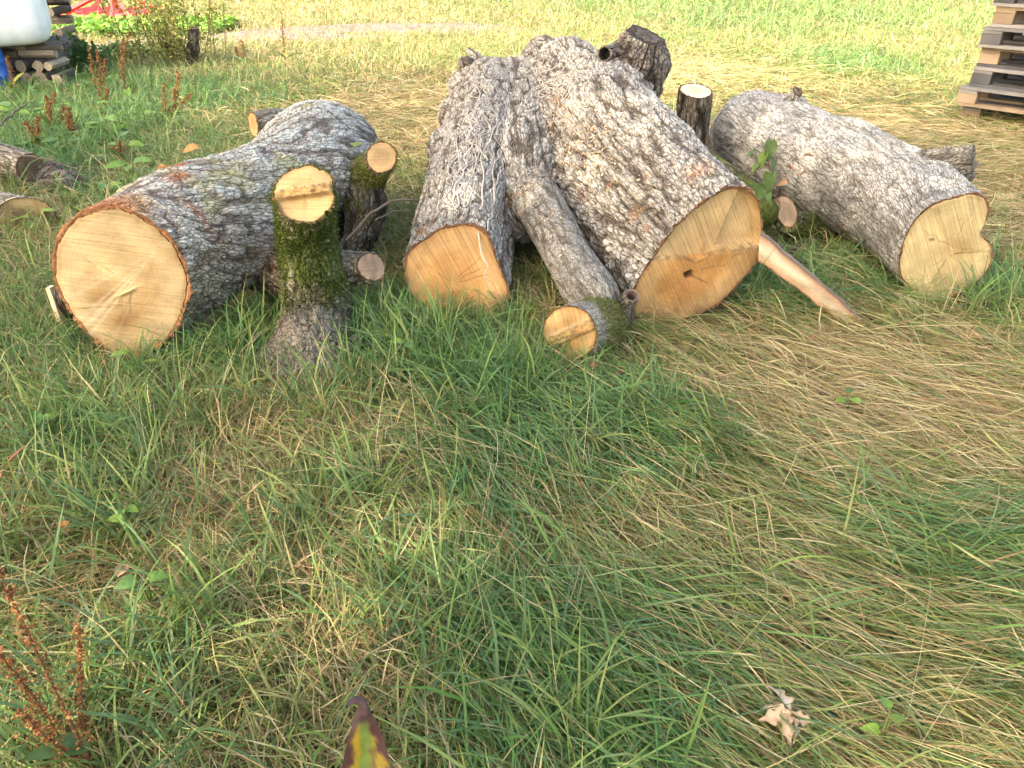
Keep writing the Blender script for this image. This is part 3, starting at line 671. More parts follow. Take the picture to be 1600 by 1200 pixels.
# branch between the two stems, elbow and cut end
bb = dict(GREY, plate=(.33, .315, .29), crev=(.14, .12, .10), cw=.013, cl=.03, depth=.004)
b1 = sweep('branch', [at(812, 268, 3.86), at(846, 326, 3.42), at(884, 395, 3.06), at(925, 462, 2.80), at(950, 498, 2.72)], [.13, .112, .10, .108, .10], fork, res=.007, seed=35, bark=bb, round1=1.0)
def paint_elbow(col, V, TH, t, q, edge):
    f = fbm(q * 12, 117); return mixc(col, np.array((.10, .115, .03)) * (1 + .6 * f)[..., None], np.clip(sst(.18, .45, t + .2 * f) * .8, 0, 1))
b2 = sweep('branch', [at(891, 520, 2.55), at(915, 514, 2.62), at(962, 500, 2.74)], [.108, .112, .125], fork, res=.006, cut0=nrm((-.42, -.86, .26)), seed=36, bark=bb, paint=paint_elbow, round1=.9)
rf, cf = rel_ridge(.0, 38, .028, .016, 41)
cutface(b2, 0, b2.o, wood=(.60, .39, .18), core=(.56, .34, .14), relief=rf, tint=cf, thick=.006, seed=37, mat=M_face2)
fuzz('moss', b2, lambda V, s: sst(.25, .5, (s.s / s.L)[:, None] + .2 * fbm(V * 14, 117)) * np.ones(V.shape[:2]), 3000, b2.o, col=(.08, .10, .02), col2=(.2, .21, .06), ln=.009, seed=6)
kp = at(987, 462, 2.70)
k2 = sweep('knot', [kp, kp + np.array([-.01, .03, -.05]), kp + np.array([-.02, .06, -.12])], [.03, .034, .05], fork, res=.005, cut0=nrm((.0, -.55, .83)), seed=38, foot=False, bark=dict(GREY, plate=(.23, .21, .18), cw=.014, cl=.03, depth=.007))
cutface(k2, 0, k2.o, wood=(.16, .11, .08), core=(.04, .03, .02), thick=.006, seed=39, rimcol=(.2, .16, .13), relief=lambda u, v, f: -.03 * (1 - sst(.3, .9, f)), name='hollow')
# charred-looking broken stub on top
BKd = dict(GREY, plate=(.17, .145, .125), crev=(.03, .024, .02), cw=.028, cl=.08, depth=.022)
bs = sweep('broken_limb', [at(1008, 56, 4.52), at(994, 92, 4.5), at(962, 142, 4.5), at(905, 200, 4.6)], [.11, .155, .16, .27], fork, res=.008, cut0=nrm((.28, -.22, .93)), seed=42, foot=False, bark=BKd, wob=.16, paint=lambda col, V, TH, t, q, edge: mixc(col, (.33, .30, .27), sst(.62, .95, t + .15 * fbm(q * 8, 5))),
           bumps=[(.15, 10, .05, .05), (.35, 340, .06, .05), (.5, 300, .04, .05), (.2, 200, .03, .04)])
cutface(bs, 0, bs.o, wood=(.17, .145, .125), core=(.12, .10, .09), thick=.03, seed=43, relief=lambda u, v, f: .012 * noise(np.stack([u * 25, v * 25, u * 0], -1), 77), rimcol=(.06, .05, .045))
hp = at(944, 84, 4.36)
hh_ = sweep('knot', [hp, hp + np.array([.03, .06, -.015]), hp + np.array([.08, .14, -.03])], [.042, .046, .07], fork, res=.006, cut0=nrm((-.35, -.9, .2)), seed=44, foot=False, bark=dict(BKd, depth=.009))
cutface(hh_, 0, hh_.o, wood=(.06, .045, .035), core=(.015, .012, .01), thick=.008, seed=45, rimcol=(.22, .18, .13), relief=lambda u, v, f: -.07 * (1 - sst(.5, .98, f)), name='hollow')
tw = at(1004, 122, 4.5)
sweep('twig', [tw + (-.08, .05, .0), tw, at(1022, 124, 4.46)], [.02, .014, .01], fork, res=.006, seed=46, foot=False, bark=dict(BKd, depth=.004))
# burr and ragged edges at the left of the fork
for k, (px, py, D, r0) in enumerate([(730, 104, 5.05, .05), (698, 215, 4.2, .05), (704, 180, 4.5, .05)]):
    c = at(px, py, D); sweep('burl', [c + (-.04, -.04, .05), c, c + (.08, .1, -.07)], [r0 * .7, r0, r0 * 1.2], fork, res=.008, seed=47 + k, round0=1, round1=1, foot=False, wob=.2, bark=dict(BK, depth=.016, plate=(.27, .235, .2)))
ds1 = at(730, 74, 5.2)
sweep('dead_snag', [ds1, at(745, 92, 5.15), at(770, 130, 5.05)], [.012, .035, .06], fork, res=.006, seed=52, foot=False, round0=1, wob=.15, bark=dict(BK, cw=.02, depth=.01))
sweep('dead_snag', [at(830, 62, 5.25), at(838, 75, 5.25), at(850, 110, 5.2)], [.07, .12, .18], fork, res=.008, seed=53, foot=False, round0=.8, wob=.12, bark=BK)
# split strip of sapwood and bark still hanging from the right-hand cut
def tube0(path, r):
    T = nrm(np.gradient(path, axis=0)); A = nrm(np.cross(T, (.31, .22, .93))); B = np.cross(T, A); th = np.array([0, 2.1, 4.2]); rr = (r * np.array([1, .7, .08]))[:, None, None]
    V = path[:, None] + rr * (np.cos(th)[None, :, None] * A[:, None] + np.sin(th)[None, :, None] * B[:, None]); ii = np.arange(9).reshape(3, 3); rl = np.roll(ii, -1, 1)
    return V.reshape(-1, 3), np.stack([ii[:-1], ii[1:], rl[1:], rl[:-1]], -1).reshape(-1, 4)
def strip():
    n = 48; s = np.linspace(0, 1, n)
    nz_ = lambda f, k, a: a * noise(np.stack([s * f, s * 0 + k * 3.7, s * 0], -1), 55 + k)[:, None]
    bow = (np.sin(s * np.pi) * .008)[:, None] * np.array([.3, -.3, 1.])
    Up = at(1188, 366, 2.97) * (1 - s)[:, None] + gp(1343, 500, .055) * s[:, None] + bow + nz_(9, 1, .004)
    Lo = at(1184, 408, 2.94) * (1 - s)[:, None] + gp(1318, 508, .015) * s[:, None] + bow * .6 + nz_(9, 2, .004)
    back = nrm(np.array([.35, .9, .15])) * .026
    rows = []
    for f in (0, .12, .3, .5, .7, .88, 1): rows.append(Up * (1 - f) + Lo * f + nz_(16, 3 + int(f * 10), .0025) * nrm(-back) + nrm(-back) * .006 * math.sin(f * math.pi))
    for f in (1, .7, .3, 0): rows.append(Up * (1 - f) + Lo * f + back + nz_(30, 13 + int(f * 10), .005) * nrm(back))
    V = np.stack(rows, 1); k = V.shape[1]; T = nrm(Up[-1] - Up[0])
    for q in range(k): V[-9:, q] += T * ((np.linspace(0, 1, 9) ** 1.5) * (.13 * (_h(np.array(q * 1.), np.array(3.), np.array(1.), 9) - .45)))[:, None]
    cf_ = np.array([(.16, .10, .07), (.36, .22, .13), (.42, .32, .21), (.46, .36, .24), (.43, .32, .2), (.40, .25, .14), (.28, .14, .075)]); cb_ = np.array([(.19, .15, .12)] * 4)
    g_ = fbm(np.stack([s[:, None] * 5 + 0 * V[..., 0], np.arange(k)[None] * 2.7 + 0 * V[..., 0], 0 * V[..., 0]], -1), 60)
    cc = np.concatenate([cf_, cb_])[None] * (1 + .45 * g_)[..., None]
    ii = np.arange(n * k).reshape(n, k); rl = np.roll(ii, -1, 1)
    qd = np.stack([ii[:-1], ii[1:], rl[1:], rl[:-1]], -1).reshape(-1, 4)
    c0_ = len(V.reshape(-1, 3)); VV = np.vstack([V.reshape(-1, 3), V[0].mean(0), V[-1].mean(0)]); cc = np.vstack([cc.reshape(-1, 3), (.4, .28, .18), (.4, .28, .18)])
    t0 = np.stack([np.full(k, c0_), ii[0], rl[0]], -1); t1 = np.stack([np.full(k, c0_ + 1), rl[-1], ii[-1]], -1)
    link('split_strip', mesh('split_strip', VV, [qd, t0, t1], M_strip, np.clip(cc, .02, .7), smooth=False), fork, label='pale strip of split wood hanging off the cut edge to the grass')
    so_ = bpy.data.objects['split_strip']; gs = random.Random(8)
    for q in range(9):
        f = gs.random(); b0 = Up[-5] * (1 - f) + Lo[-5] * f; d = T * gs.uniform(.05, .10) + np.array([gs.uniform(-.012, .012), gs.uniform(-.01, .01), gs.uniform(-.008, .015)])
        Vt, Ft = tube0(np.array([b0, b0 + d * .6, b0 + d]), .005)
        link('splinter', mesh('splinter', Vt, [Ft], M_strip, np.broadcast_to(np.array((.42, .28, .16)) * gs.uniform(.7, 1.2), Vt.shape), smooth=False), so_)
strip()
# dead ivy stems on the left stem
rg = random.Random(4)
def tube(path, r, k=5, col=None, taper=.5):
    path = np.asarray(path, float); n = len(path); T = nrm(np.gradient(path, axis=0)); A = nrm(np.cross(T, (.31, .22, .93))); B = np.cross(T, A)
    th = np.linspace(0, 2 * np.pi, k, endpoint=False); rr = (r * np.linspace(1, taper, n))[:, None, None]
    V = path[:, None] + rr * (np.cos(th)[None, :, None] * A[:, None] + np.sin(th)[None, :, None] * B[:, None])
    ii = np.arange(n * k).reshape(n, k); rl = np.roll(ii, -1, 1)
    return V.reshape(-1, 3), np.stack([ii[:-1], ii[1:], rl[1:], rl[:-1]], -1).reshape(-1, 4)
def vine(sw, t0, t1, d0, d1, r, seed, n=46, wig=16):
    P = []
    for i in range(n):
        u = i / (n - 1); t = t0 + (t1 - t0) * u
        d = d0 + (d1 - d0) * u + wig * noise(np.array([[u * 4.5, seed * 3.3, 0]]), seed)[0] + wig * .35 * noise(np.array([[u * 14, seed * 3.3, 5]]), seed)[0]
        p, nn = surf(sw, t, d, r * .8); P.append(p)
    P = np.array(P); Q_ = P.copy(); Q_[1:-1] = (P[:-2] + P[1:-1] * 2 + P[2:]) / 4; Q_[1:-1] = (Q_[:-2] + Q_[1:-1] * 2 + Q_[2:]) / 4
    return Q_
for k in range(64):
    big = k < 8
    if k < 46: sw_, d0 = stL, rg.uniform(30, 110)
    else: sw_, d0 = stR, rg.uniform(115, 160)
    t0 = rg.uniform(.02, .6) if k < 46 else rg.uniform(.4, .7); t1 = t0 + rg.uniform(.2, .5)
    if k == 0: t0, t1, d0 = .0, .62, 58
    if k == 1: t0, t1, d0 = .02, .7, 42
    P = vine(sw_, t0, min(t1, .95), d0, d0 + rg.uniform(-35, 35) * (.3 if big else 1.), 0.0045 if big else .0028, 200 + k, wig=14 if big else 24)
    V, F = tube(P, rg.uniform(.004, .0055) if big else rg.uniform(.002, .0032), 5)
    c = np.array((.42, .365, .30)) * rg.uniform(.75, 1.15)
    link('ivy_stem', mesh('ivy_stem', V, [F], M_wood, np.broadcast_to(c, V.shape)), fork)
# the strand hanging over the left cut face
P = np.array([surf(stL, .02, 66, .006)[0], at(752, 395, 2.95), at(762, 415, 2.94), at(757, 430, 2.945), at(766, 447, 2.94)])
V, F = tube(catmull(P, 24), .004, 5); link('ivy_stem', mesh('ivy_stem', V, [F], M_wood, np.broadcast_to((.5, .42, .33), V.shape)), fork)
# loose chips and sawdust on the bark
def chips(sw, n, seed, tr, dr, parent, size=(.004, .014), cc=((.52, .38, .22), (.42, .25, .12))):
    g = np.random.default_rng(seed); vs_, cs_ = [], []
    t = g.normal(tr[0], tr[1], n); d = g.normal(dr[0], dr[1], n)
    i = np.clip(t * (len(sw.s) - 1), 0, len(sw.s) - 1).astype(int); j = ((d % 360) / 360 * len(sw.th)).astype(int) % len(sw.th)
    p = sw.V[i, j]; nn = nrm(p - sw.C[i]); a = nrm(np.cross(nn, g.normal(0, 1, (n, 3)))); nn = nrm(nn + g.normal(0, .35, (n, 3))); b_ = np.cross(nn, a)
    l = g.uniform(size[0], size[1], (n, 1)) ; w_ = l * g.uniform(.3, .7, (n, 1)); p = p + nn * .004
    V = np.stack([p - a * l - b_ * w_, p + a * l - b_ * w_ * .6, p + a * l * .8 + b_ * w_, p - a * l + b_ * w_ * .8], 1)
    c = mixc(cc[0], cc[1], g.random(n)) * g.uniform(.75, 1.2, (n, 1))
    link('wood_chips', mesh('wood_chips', V.reshape(-1, 3), [np.arange(4 * n).reshape(-1, 4)], M_wood, np.repeat(c, 4, 0)), parent, kind='stuff')
chips(stR, 420, 3, (.36, .10), (140, 20), fork, (.003, .009)); chips(stR, 500, 7, (.2, .14), (110, 40), fork, (.002, .005)); chips(b1, 250, 8, (.25, .2), (80, 50), fork, (.003, .009))
chips(lt, 300, 9, (.45, .25), (95, 35), left, (.002, .006), ((.6, .5, .3), (.5, .4, .2)))

# ============ right-hand log
f3c = at(1480, 388, 3.16)
rl_ = thing('log', (f3c[0], f3c[1], 0), 'smooth grey log on the right with a heart-shaped pale cut end', 'log', 'felled logs lying in the grass')
PF3 = [.92, .66, 1.0, 1.1, 1.02, 1.05, 1.06, 1.03, 1.0, 1.03, 1.0, 1.05, 1.12, 1.05, 1.08, 1.08]
def paint_r(col, V, TH, t, q, edge):
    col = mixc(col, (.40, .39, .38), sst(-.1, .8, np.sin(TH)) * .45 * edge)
    return mixc(col, np.array((.33, .2, .13)), sst(.42, .55, fbm(q * 9, 121)) * .5)
rt = sweep('trunk', [f3c, at(1400, 322, 3.62), at(1290, 262, 4.1), at(1200, 222, 4.55), at(1152, 208, 4.9)], [.228, .245, .252, .26, .245], rl_, prof0=PF3, cut0=nrm((.16, -.96, .12)), seed=63, paint=paint_r, twist=.8,
           bark=dict(GREY, plate=(.35, .338, .325), crev=(.19, .172, .155), cw=.016, cl=.07, depth=.0065), round1=.5, bumps=[(.25, 30, .06, .08), (.68, 120, -.01, .07), (.62, 150, .06, .05), (.85, 150, .07, .07), (.92, 80, .015, .07), (.78, 60, .035, .06), (.42, 140, .04, .05), (.5, 70, .025, .07), (.12, 100, .015, .06)])
def tint_r(c, u, v, f):
    c = mixc(c, c * np.array([.72, .6, .48]), np.exp(-((u - .05) / .07) ** 2 - ((v + .0) / .045) ** 2) * .7)
    c = mixc(c, (.1, .07, .05), np.exp(-((u + .085) / .014) ** 2 - ((v - .05) / .007) ** 2))
    d1 = np.abs((v - .07) + (u + .03) * 1.35); c = mixc(c, (.70, .58, .36), np.exp(-(d1 / .004) ** 2) * (u > -.06) * (u < .04) * .8)
    d2 = np.abs(v + .02 + .01 * np.sin(u * 50) - (u - .02) * .12); c = mixc(c, (.30, .19, .09), np.exp(-(d2 / .0025) ** 2) * (u > .02) * .8)
    return c
cutface(rt, 0, wood=(.66, .52, .27), core=(.63, .48, .24), pith=(.02, .01), seed=64, thick=.009, tint=tint_r, mat=M_face2,
        relief=lambda u, v, f: .006 * sst(-.004, .004, (v - .07) + (u + .03) * 1.35) * (v > -.02))
def stub(name, pts, rad, parent, seed, bk, hollow=False, cut=None, wood=(.2, .17, .14), wob=.08, core=None, thick=.008, rim=(.09, .07, .055)):
    s_ = sweep(name, pts, rad, parent, res=.006, seed=seed, foot=False, cut0=cut, bark=bk, wob=wob)
    cutface(s_, 0, s_.o, wood=wood, core=core, thick=thick, seed=seed + 1, rimcol=rim, relief=(lambda u, v, f: -.03 * (1 - sst(.4, .95, f)) + .02 * noise(np.stack([u * 60, v * 60, u * 0], -1), seed)) if hollow else None, name='hollow' if hollow else 'cut_face')
    return s_
rb_ = dict(GREY, plate=(.33, .31, .29), crev=(.07, .06, .05), cw=.018, cl=.05, depth=.009)
stub('branch_stub', [at(1520, 256, 3.52), at(1495, 260, 3.54), at(1425, 288, 3.66)], [.08, .09, .165], rl_, 66, dict(rb_, plate=(.15, .14, .125), depth=.014), True, nrm((.8, -.5, .25)), wood=(.2, .18, .16), core=(.05, .04, .035))
stub('branch_stub', [at(1246, 143, 4.45), at(1238, 158, 4.47), at(1215, 190, 4.52)], [.032, .05, .11], rl_, 68, rb_, True, nrm((.3, -.6, .75)), wob=.2)
stub('branch_stub', [at(1181, 152, 4.75), at(1172, 168, 4.75), at(1165, 200, 4.78)], [.02, .07, .15], rl_, 70, rb_, True, nrm((.5, -.3, .8)), wob=.15)

# ============ slim dark log with an upright stub between the forked trunk and the right log
sl_ = thing('branch_log', gp(1130, 330, 0), 'slim dark log with an upright sawn stub, between the forked trunk and the right log', 'log')
DK = dict(GREY, plate=(.14, .115, .09), crev=(.03, .024, .018), cw=.02, cl=.10, depth=.010)
def paint_dk(col, V, TH, t, q, edge):
    return mixc(col, (.30, .15, .09), sst(.25, .45, fbm(q * np.array([9, 9, 3]), 131)) * .75)
up_ = sweep('upright_stub', [at(1087, 142, 4.35), at(1083, 185, 4.35), at(1078, 245, 4.35)], [.088, .092, .105], sl_, res=.007, cut0=nrm((.03, -.25, .97)), seed=72, bark=DK, paint=paint_dk, foot=False)
cutface(up_, 0, up_.o, wood=(.95, .82, .58), core=(.9, .76, .5), thick=.009, seed=73, rimcol=(.10, .07, .05))
sweep('trunk', [at(1068, 250, 4.42), at(1110, 272, 4.15), at(1165, 310, 3.82), at(1200, 345, 3.62)], [.10, .10, .09, .085], sl_, res=.008, seed=74, bark=dict(DK, plate=(.22, .19, .14), cw=.018, cl=.06, depth=.006), round0=1, round1=.6, paint=moss_w)
ml = thing('branch_log', gp(1250, 360, 0), 'short mossy branch log lying under the right log beside the leafy sprig', 'log')
mo = sweep('trunk', [at(1228, 330, 3.72), at(1235, 348, 3.74), at(1270, 355, 3.9), at(1330, 352, 4.05)], [.05, .07, .085, .09], ml, res=.008, cut0=nrm((-.2, -.85, .4)), seed=75, bark=MB_, paint=moss_w, round1=.6)
cutface(mo, 0, mo.o, wood=(.50, .36, .24), thick=.005, seed=76)
sk = thing('broken_branch', gp(1225, 392, .02), 'short broken stick with a splintered pale tip beside the split strip', 'branch')
b0, b1_ = gp(1208, 392, .035), gp(1252, 388, .05)
s_ = sweep('stick', [b1_, (b0 + b1_) / 2, b0], [.015, .022, .026], sk, res=.005, seed=77, bark=dict(DK, depth=.005), round1=.6, foot=False)
cutface(s_, 0, s_.o, wood=(.70, .52, .30), thick=.003, seed=78, relief=lambda u, v, f: .05 * noise(np.stack([u * 160, v * 160, u * 0], -1), 5))

# ============ logs at the left edge
e1 = thing('log', gp(-20, 300, 0), 'grey weathered log at the left edge lying on top of a darker log', 'log')
WG = dict(GREY, plate=(.30, .27, .23), crev=(.10, .085, .07), cw=.022, cl=.12, depth=.006)
a = sweep('trunk', [at(48, 262, 4.72), at(10, 250, 4.75), at(-70, 235, 4.8)], [.088, .095, .10], e1, res=.008, seed=80, bark=WG, cut0=nrm((.85, -.45, -.1)), foot=False)
cutface(a, 0, wood=(.25, .17, .11), thick=.006, seed=81)
e2 = thing('log', gp(60, 320, 0), 'dark rough-barked log at the left edge beneath the grey log', 'log')
d_ = sweep('trunk', [at(128, 292, 4.75), at(60, 296, 4.80), at(-20, 305, 4.85), at(-90, 312, 4.9)], [.10, .125, .13, .13], e2, res=.008, seed=82, bark=dict(GREY, plate=(.20, .175, .155), crev=(.05, .042, .036), cw=.026, cl=.07, depth=.013), round0=.7)
sweep('branch_stub', [at(84, 258, 4.78), at(82, 268, 4.8), at(70, 290, 4.82)], [.045, .075, .11], e2, res=.008, seed=83, bark=dict(GREY, plate=(.22, .19, .17), crev=(.05, .042, .036)), round0=.6, foot=False)
e3 = thing('log', gp(40, 365, 0), 'pale-ended log at the left edge sunk in grass, nearest of the left pile', 'log')
g_ = sweep('trunk', [at(43, 343, 4.12), at(5, 335, 4.25), at(-60, 322, 4.5)], [.125, .13, .13], e3, res=.008, seed=84, bark=dict(GREY, plate=(.36, .34, .31), cw=.018, cl=.05, depth=.006), cut0=nrm((.35, -.92, .1)))
cutface(g_, 0, wood=(.40, .31, .17), core=(.32, .25, .13), thick=.006, seed=85, rimcol=(.1, .07, .05), tint=lambda c, u, v, f: mixc(c, (.16, .12, .07), np.clip(sst(-.2, .2, noise(np.stack([u * 9, v * 9, u * 0], -1), 7)) * (u < .03) * .7, 0, 1)))
of = thing('wood_offcut', gp(100, 498, 0), 'thin slab of wood leaning behind the left log beside its round cut end', 'offcut')
c0 = at(98, 470, 2.86)
b_ = sweep('slab', [c0 + (0.0, 0, .065), c0, c0 + (.02, .02, -.09)], [.025, .035, .035], of, res=.005, seed=86, round0=.5, round1=.5, foot=False, bark=dict(DK, plate=(.10, .075, .06), depth=.005))
V = np.array([c0 + (-.034, -.03, .07), c0 + (-.010, -.04, .075), c0 + (-.005, -.045, -.09), c0 + (-.036, -.03, -.085)]); V = np.vstack([V, V + (.004, .03, 0)])
link('split_face', mesh('split_face', V, [np.array([[0, 3, 2, 1], [4, 5, 6, 7], [0, 1, 5, 4], [1, 2, 6, 5], [2, 3, 7, 6], [3, 0, 4, 7]])], M_wood, np.broadcast_to((.55, .43, .28), V.shape), smooth=False), of)
# ------------------------------------------------------------------ boxes with worn edges (shared mesh), pallets
def bevel_box(name, mat, b=.06):
    c = []
    for ax in range(3):
        for sg in (-1, 1):
            for (i, j) in ((-1, -1), (1, -1), (1, 1), (-1, 1)):
                v = [0, 0, 0]; v[ax] = sg * .5; v[(ax + 1) % 3] = i * (.5 - b); v[(ax + 2) % 3] = j * (.5 - b); c.append(v)
    import bmesh
    bm = bmesh.new()
    for v in c: bm.verts.new(v)
    bmesh.ops.convex_hull(bm, input=bm.verts[:])
    me = bpy.data.meshes.new(name); bm.to_mesh(me); bm.free(); me.materials.append(mat); return me
W_grey = woodmat('weathered_board', (.12, .11, .10), (.24, .22, .195))
W_dark = woodmat('dark_board', (.035, .034, .034), (.09, .085, .08))
W_tan = woodmat('tan_board', (.18, .125, .075), (.30, .22, .14))
boxes = {k: bevel_box('board', m_, .035) for k, m_ in (('g', W_grey), ('d', W_dark), ('t', W_tan))}
pp = gp(1492, 192); GROUP_P = 'pallets stacked at the right edge'
names = ['lowest', 'second from the bottom', 'third from the bottom', 'fourth from the bottom', 'fifth from the bottom', 'sixth from the bottom', 'topmost']
looks = ['weathered grey-brown pallet', 'brown pallet with pale block', 'pallet with charcoal grey blocks', 'pallet with yellowish blocks', 'pallet with dark grey blocks', 'pallet with light brown blocks', 'grey pallet']
kinds = [('t', 'g', 'g'), ('t', 'g', 't'), ('d', 'g', 'd'), ('t', 't', 'd'), ('d', 'g', 'g'), ('t', 't', 'g'), ('d', 'g', 'g')]
offs = [(.03, .02, 4), (-.06, -.02, 0), (.02, .0, -2), (.05, .03, 1), (.0, .0, 2.5), (.06, .02, 0), (.03, .03, -1)]
rgp = random.Random(9)
for k in range(7):
    bk_, dk_, bt_ = kinds[k]; ox, oy, rz = offs[k]
    root = thing('pallet', (pp[0] + ox, pp[1] + oy, .004 + .1445 * k), '%s, %s in the stack at the right' % (looks[k], names[k]), 'pallet', GROUP_P, R_(-44 + rz))
    def bx(name, kind, c, d):
        o = link(name, boxes[kind], root, loc=c); o.scale = d; o.rotation_euler = (0, 0, R_(rgp.uniform(-.4, .4))); return o
    # local x runs along the face that looks at the camera (1.2 m), y runs back (0.8 m)
    for yy in (.05, .40, .75): bx('bottom_board', bt_, (.6, yy, .011), (1.2, .098, .022))
    for xx in (.0725, .6, 1.1275):
        for yy in (.05, .40, .75): bx('block', bk_, (xx, yy, .061), (.143, .096, .078))
        bx('cross_board', dk_, (xx, .4, .1105), (.145, .8, .021))
    for yy in (.0625, .231, .40, .569, .7375): bx('deck_board', dk_ if rgp.random() < .7 else rgp.choice('gt'), (.6, yy, .1325), (1.2, .122 + rgp.uniform(-.01, .004), .021))

# ------------------------------------------------------------------ white tank on firewood at top left
m, nt, b = newmat('white_plastic'); b.inputs['Roughness'].default_value = .45
tc = N(nt, 'ShaderNodeTexCoord'); nz = N(nt, 'ShaderNodeTexNoise'); nz.inputs['Scale'].default_value = 5; nz.inputs['Detail'].default_value = 8
nt.links.new(tc.outputs['Object'], nz.inputs['Vector'])
ra = N(nt, 'ShaderNodeValToRGB'); e = ra.color_ramp.elements; e[0].position = .3; e[0].color = (.52, .56, .54, 1); e[1].position = .6; e[1].color = (.74, .77, .76, 1)
nt.links.new(nz.outputs[0], ra.inputs[0]); nt.links.new(ra.outputs[0], b.inputs['Base Color'])
M_tank = m
def rounded_block(name, cx, cy, z0, sx, sy, sz, r, mat, parent, n=8):
    # superellipse shell with soft lower and upper edges
    th = np.linspace(0, 2 * np.pi, 4 * n * 2, endpoint=False); ph = np.linspace(-np.pi / 2, np.pi / 2, 25)
    T, P_ = np.meshgrid(th, ph, indexing='ij'); f = lambda v, p: np.sign(v) * np.abs(v) ** p
    ex = .26; x = f(np.cos(P_), ex) * f(np.cos(T), ex) * sx / 2; y = f(np.cos(P_), ex) * f(np.sin(T), ex) * sy / 2; z = f(np.sin(P_), ex) * sz / 2
    ro = R_(27); x, y = x - sx / 2, y + sy / 2
    x, y = x * math.cos(ro) - y * math.sin(ro), x * math.sin(ro) + y * math.cos(ro)
    V = np.stack([cx + x, cy + y, z0 + sz / 2 + z], -1); nn, k = x.shape; ii = np.arange(nn * k).reshape(nn, k); rl = np.roll(ii, -1, 0)
    return link(name, mesh(name, V, [np.stack([ii[:, :-1], rl[:, :-1], rl[:, 1:], ii[:, 1:]], -1).reshape(-1, 4)], mat), parent)
tz = at(60, 72, 8.0)[2]; txr = at(79, 40, 8.0)[0]
tank = thing('water_tank', (txr - .8, 8.2, tz), 'white plastic tank with rounded corners resting on the firewood', 'tank')
rounded_block('tank_body', txr, 8.0, tz, 1.2, 1.05, 1.02, .1, M_tank, tank)
V, F = tube(np.array([(txr - .8 + .08 * math.cos(a), 8.2 + .08 * math.sin(a), tz + 1.03) for a in np.linspace(0, 2 * np.pi, 17)]), .02, 6, taper=1); link('filler_cap', mesh('filler_cap', V, [F], M_tank), tank)
# firewood
def firewood(c, d, r, L, seed, split=True, tone=1.0, where='in the stack under the white tank'):
    g = random.Random(seed); c = np.asarray(c, float); d = nrm(d)
    k = 10
    if split:
        a0 = g.uniform(0, 6.28); prof = [1.0, .95, .7, .55, .75, .6, .62, .9, .98, 1.0]
        th = np.linspace(0, 2 * np.pi, k, endpoint=False) + a0
    else: prof = [1.] * k; th = np.linspace(0, 2 * np.pi, k, endpoint=False)
    A = nrm(np.cross(d, (.1, .2, 1.))); B = np.cross(d, A)
    rings = []
    for q in (0, .5, 1):
        rr = r * np.array([p * (1 + g.uniform(-.06, .06)) for p in prof])
        rings.append(c + d * (q - .5) * L + rr[:, None] * (np.cos(th)[:, None] * A + np.sin(th)[:, None] * B))
    V = np.vstack(rings + [(c - d * L * .5)[None], (c + d * L * .5)[None]])
    ii = np.arange(3 * k).reshape(3, k); rl = np.roll(ii, -1, 1); qd = np.stack([ii[:-1], ii[1:], rl[1:], rl[:-1]], -1).reshape(-1, 4)
    tone *= .72; bark_c = np.array((.13, .105, .085)) * tone * g.uniform(.7, 1.2); wood_c = np.array((.34, .27, .19)) * tone * g.uniform(.75, 1.2)
    cc = np.array([[wood_c if (split and 2 <= j <= 6) else bark_c for j in range(k)]] * 3).reshape(-1, 3); cc = np.vstack([cc, wood_c, wood_c])
    root = thing('firewood_log', c - (0, 0, r), ('split firewood log, ' if split else 'round firewood log, ') + where, 'firewood', 'firewood stacked by the white tank')
    link('wood', mesh('wood', V, [qd], M_wood, cc, smooth=False), root)
    for e_, w_ in ((0, 3 * k), (2, 3 * k + 1)):
        ev = np.vstack([rings[e_], V[w_]]) + d * (.002 if e_ else -.002); tr = np.stack([np.full(k, k), np.arange(k), np.roll(np.arange(k), -1)], -1)
        link('sawn_end', mesh('sawn_end', ev, [tr if e_ else tr[:, ::-1]], M_wood, np.broadcast_to(wood_c * 1.15, ev.shape), smooth=False), root)
g9 = random.Random(77)
zr = 0.0
fx = at(0, 110, 8.05)[0]; fx1 = at(84, 110, 8.05)[0]
# lower rows: ends towards the camera; upper rows: lengthwise
lay = [(.075, [(0.02, .06, 0), (.17, .075, 1), (.33, .06, 0), (.47, .07, 0), (.60, .06, 1)], 'end'), (.19, [(.05, .055, 0), (.19, .06, 0), (.32, .055, 0), (.46, .065, 1), (.58, .05, 1)], 'end'),
       (.285, [(.10, .05, 1), (.44, .055, 1)], 'side'), (.345, [(.20, .03, 1), (.52, .03, 1)], 'side')]
sd = 300
ORD = ['leftmost', 'second from left', 'third from left', 'fourth from left', 'fifth from left']; ROWS = ['bottom row', 'second row', 'third row', 'top row']
for ri, (z_, row, how) in enumerate(lay):
    for ci, (o_, r_, spl) in enumerate(row):
        sd += 1
        px_ = fx - .1 + o_ * 1.05 * (fx1 - fx + .1) / .62
        firewood((px_, 8.18 if how == 'end' else 8.14, z_), (.06 * g9.uniform(-1, 1), 1, 0) if how == 'end' else (1, .08 * g9.uniform(-1, 1), 0), r_, .34, sd, bool(spl), 1.0, '%s in the %s under the white tank' % (ORD[ci], ROWS[ri]))
# back supports carrying the tank
for k in range(3): firewood((txr - .42 - k * .38, 8.62 - k * .12, .19), (0, 1, 0), .185, .5, 340 + k, False, 1.0, 'thick, %s under the back of the white tank' % ('right-hand', 'middle', 'left-hand')[k])
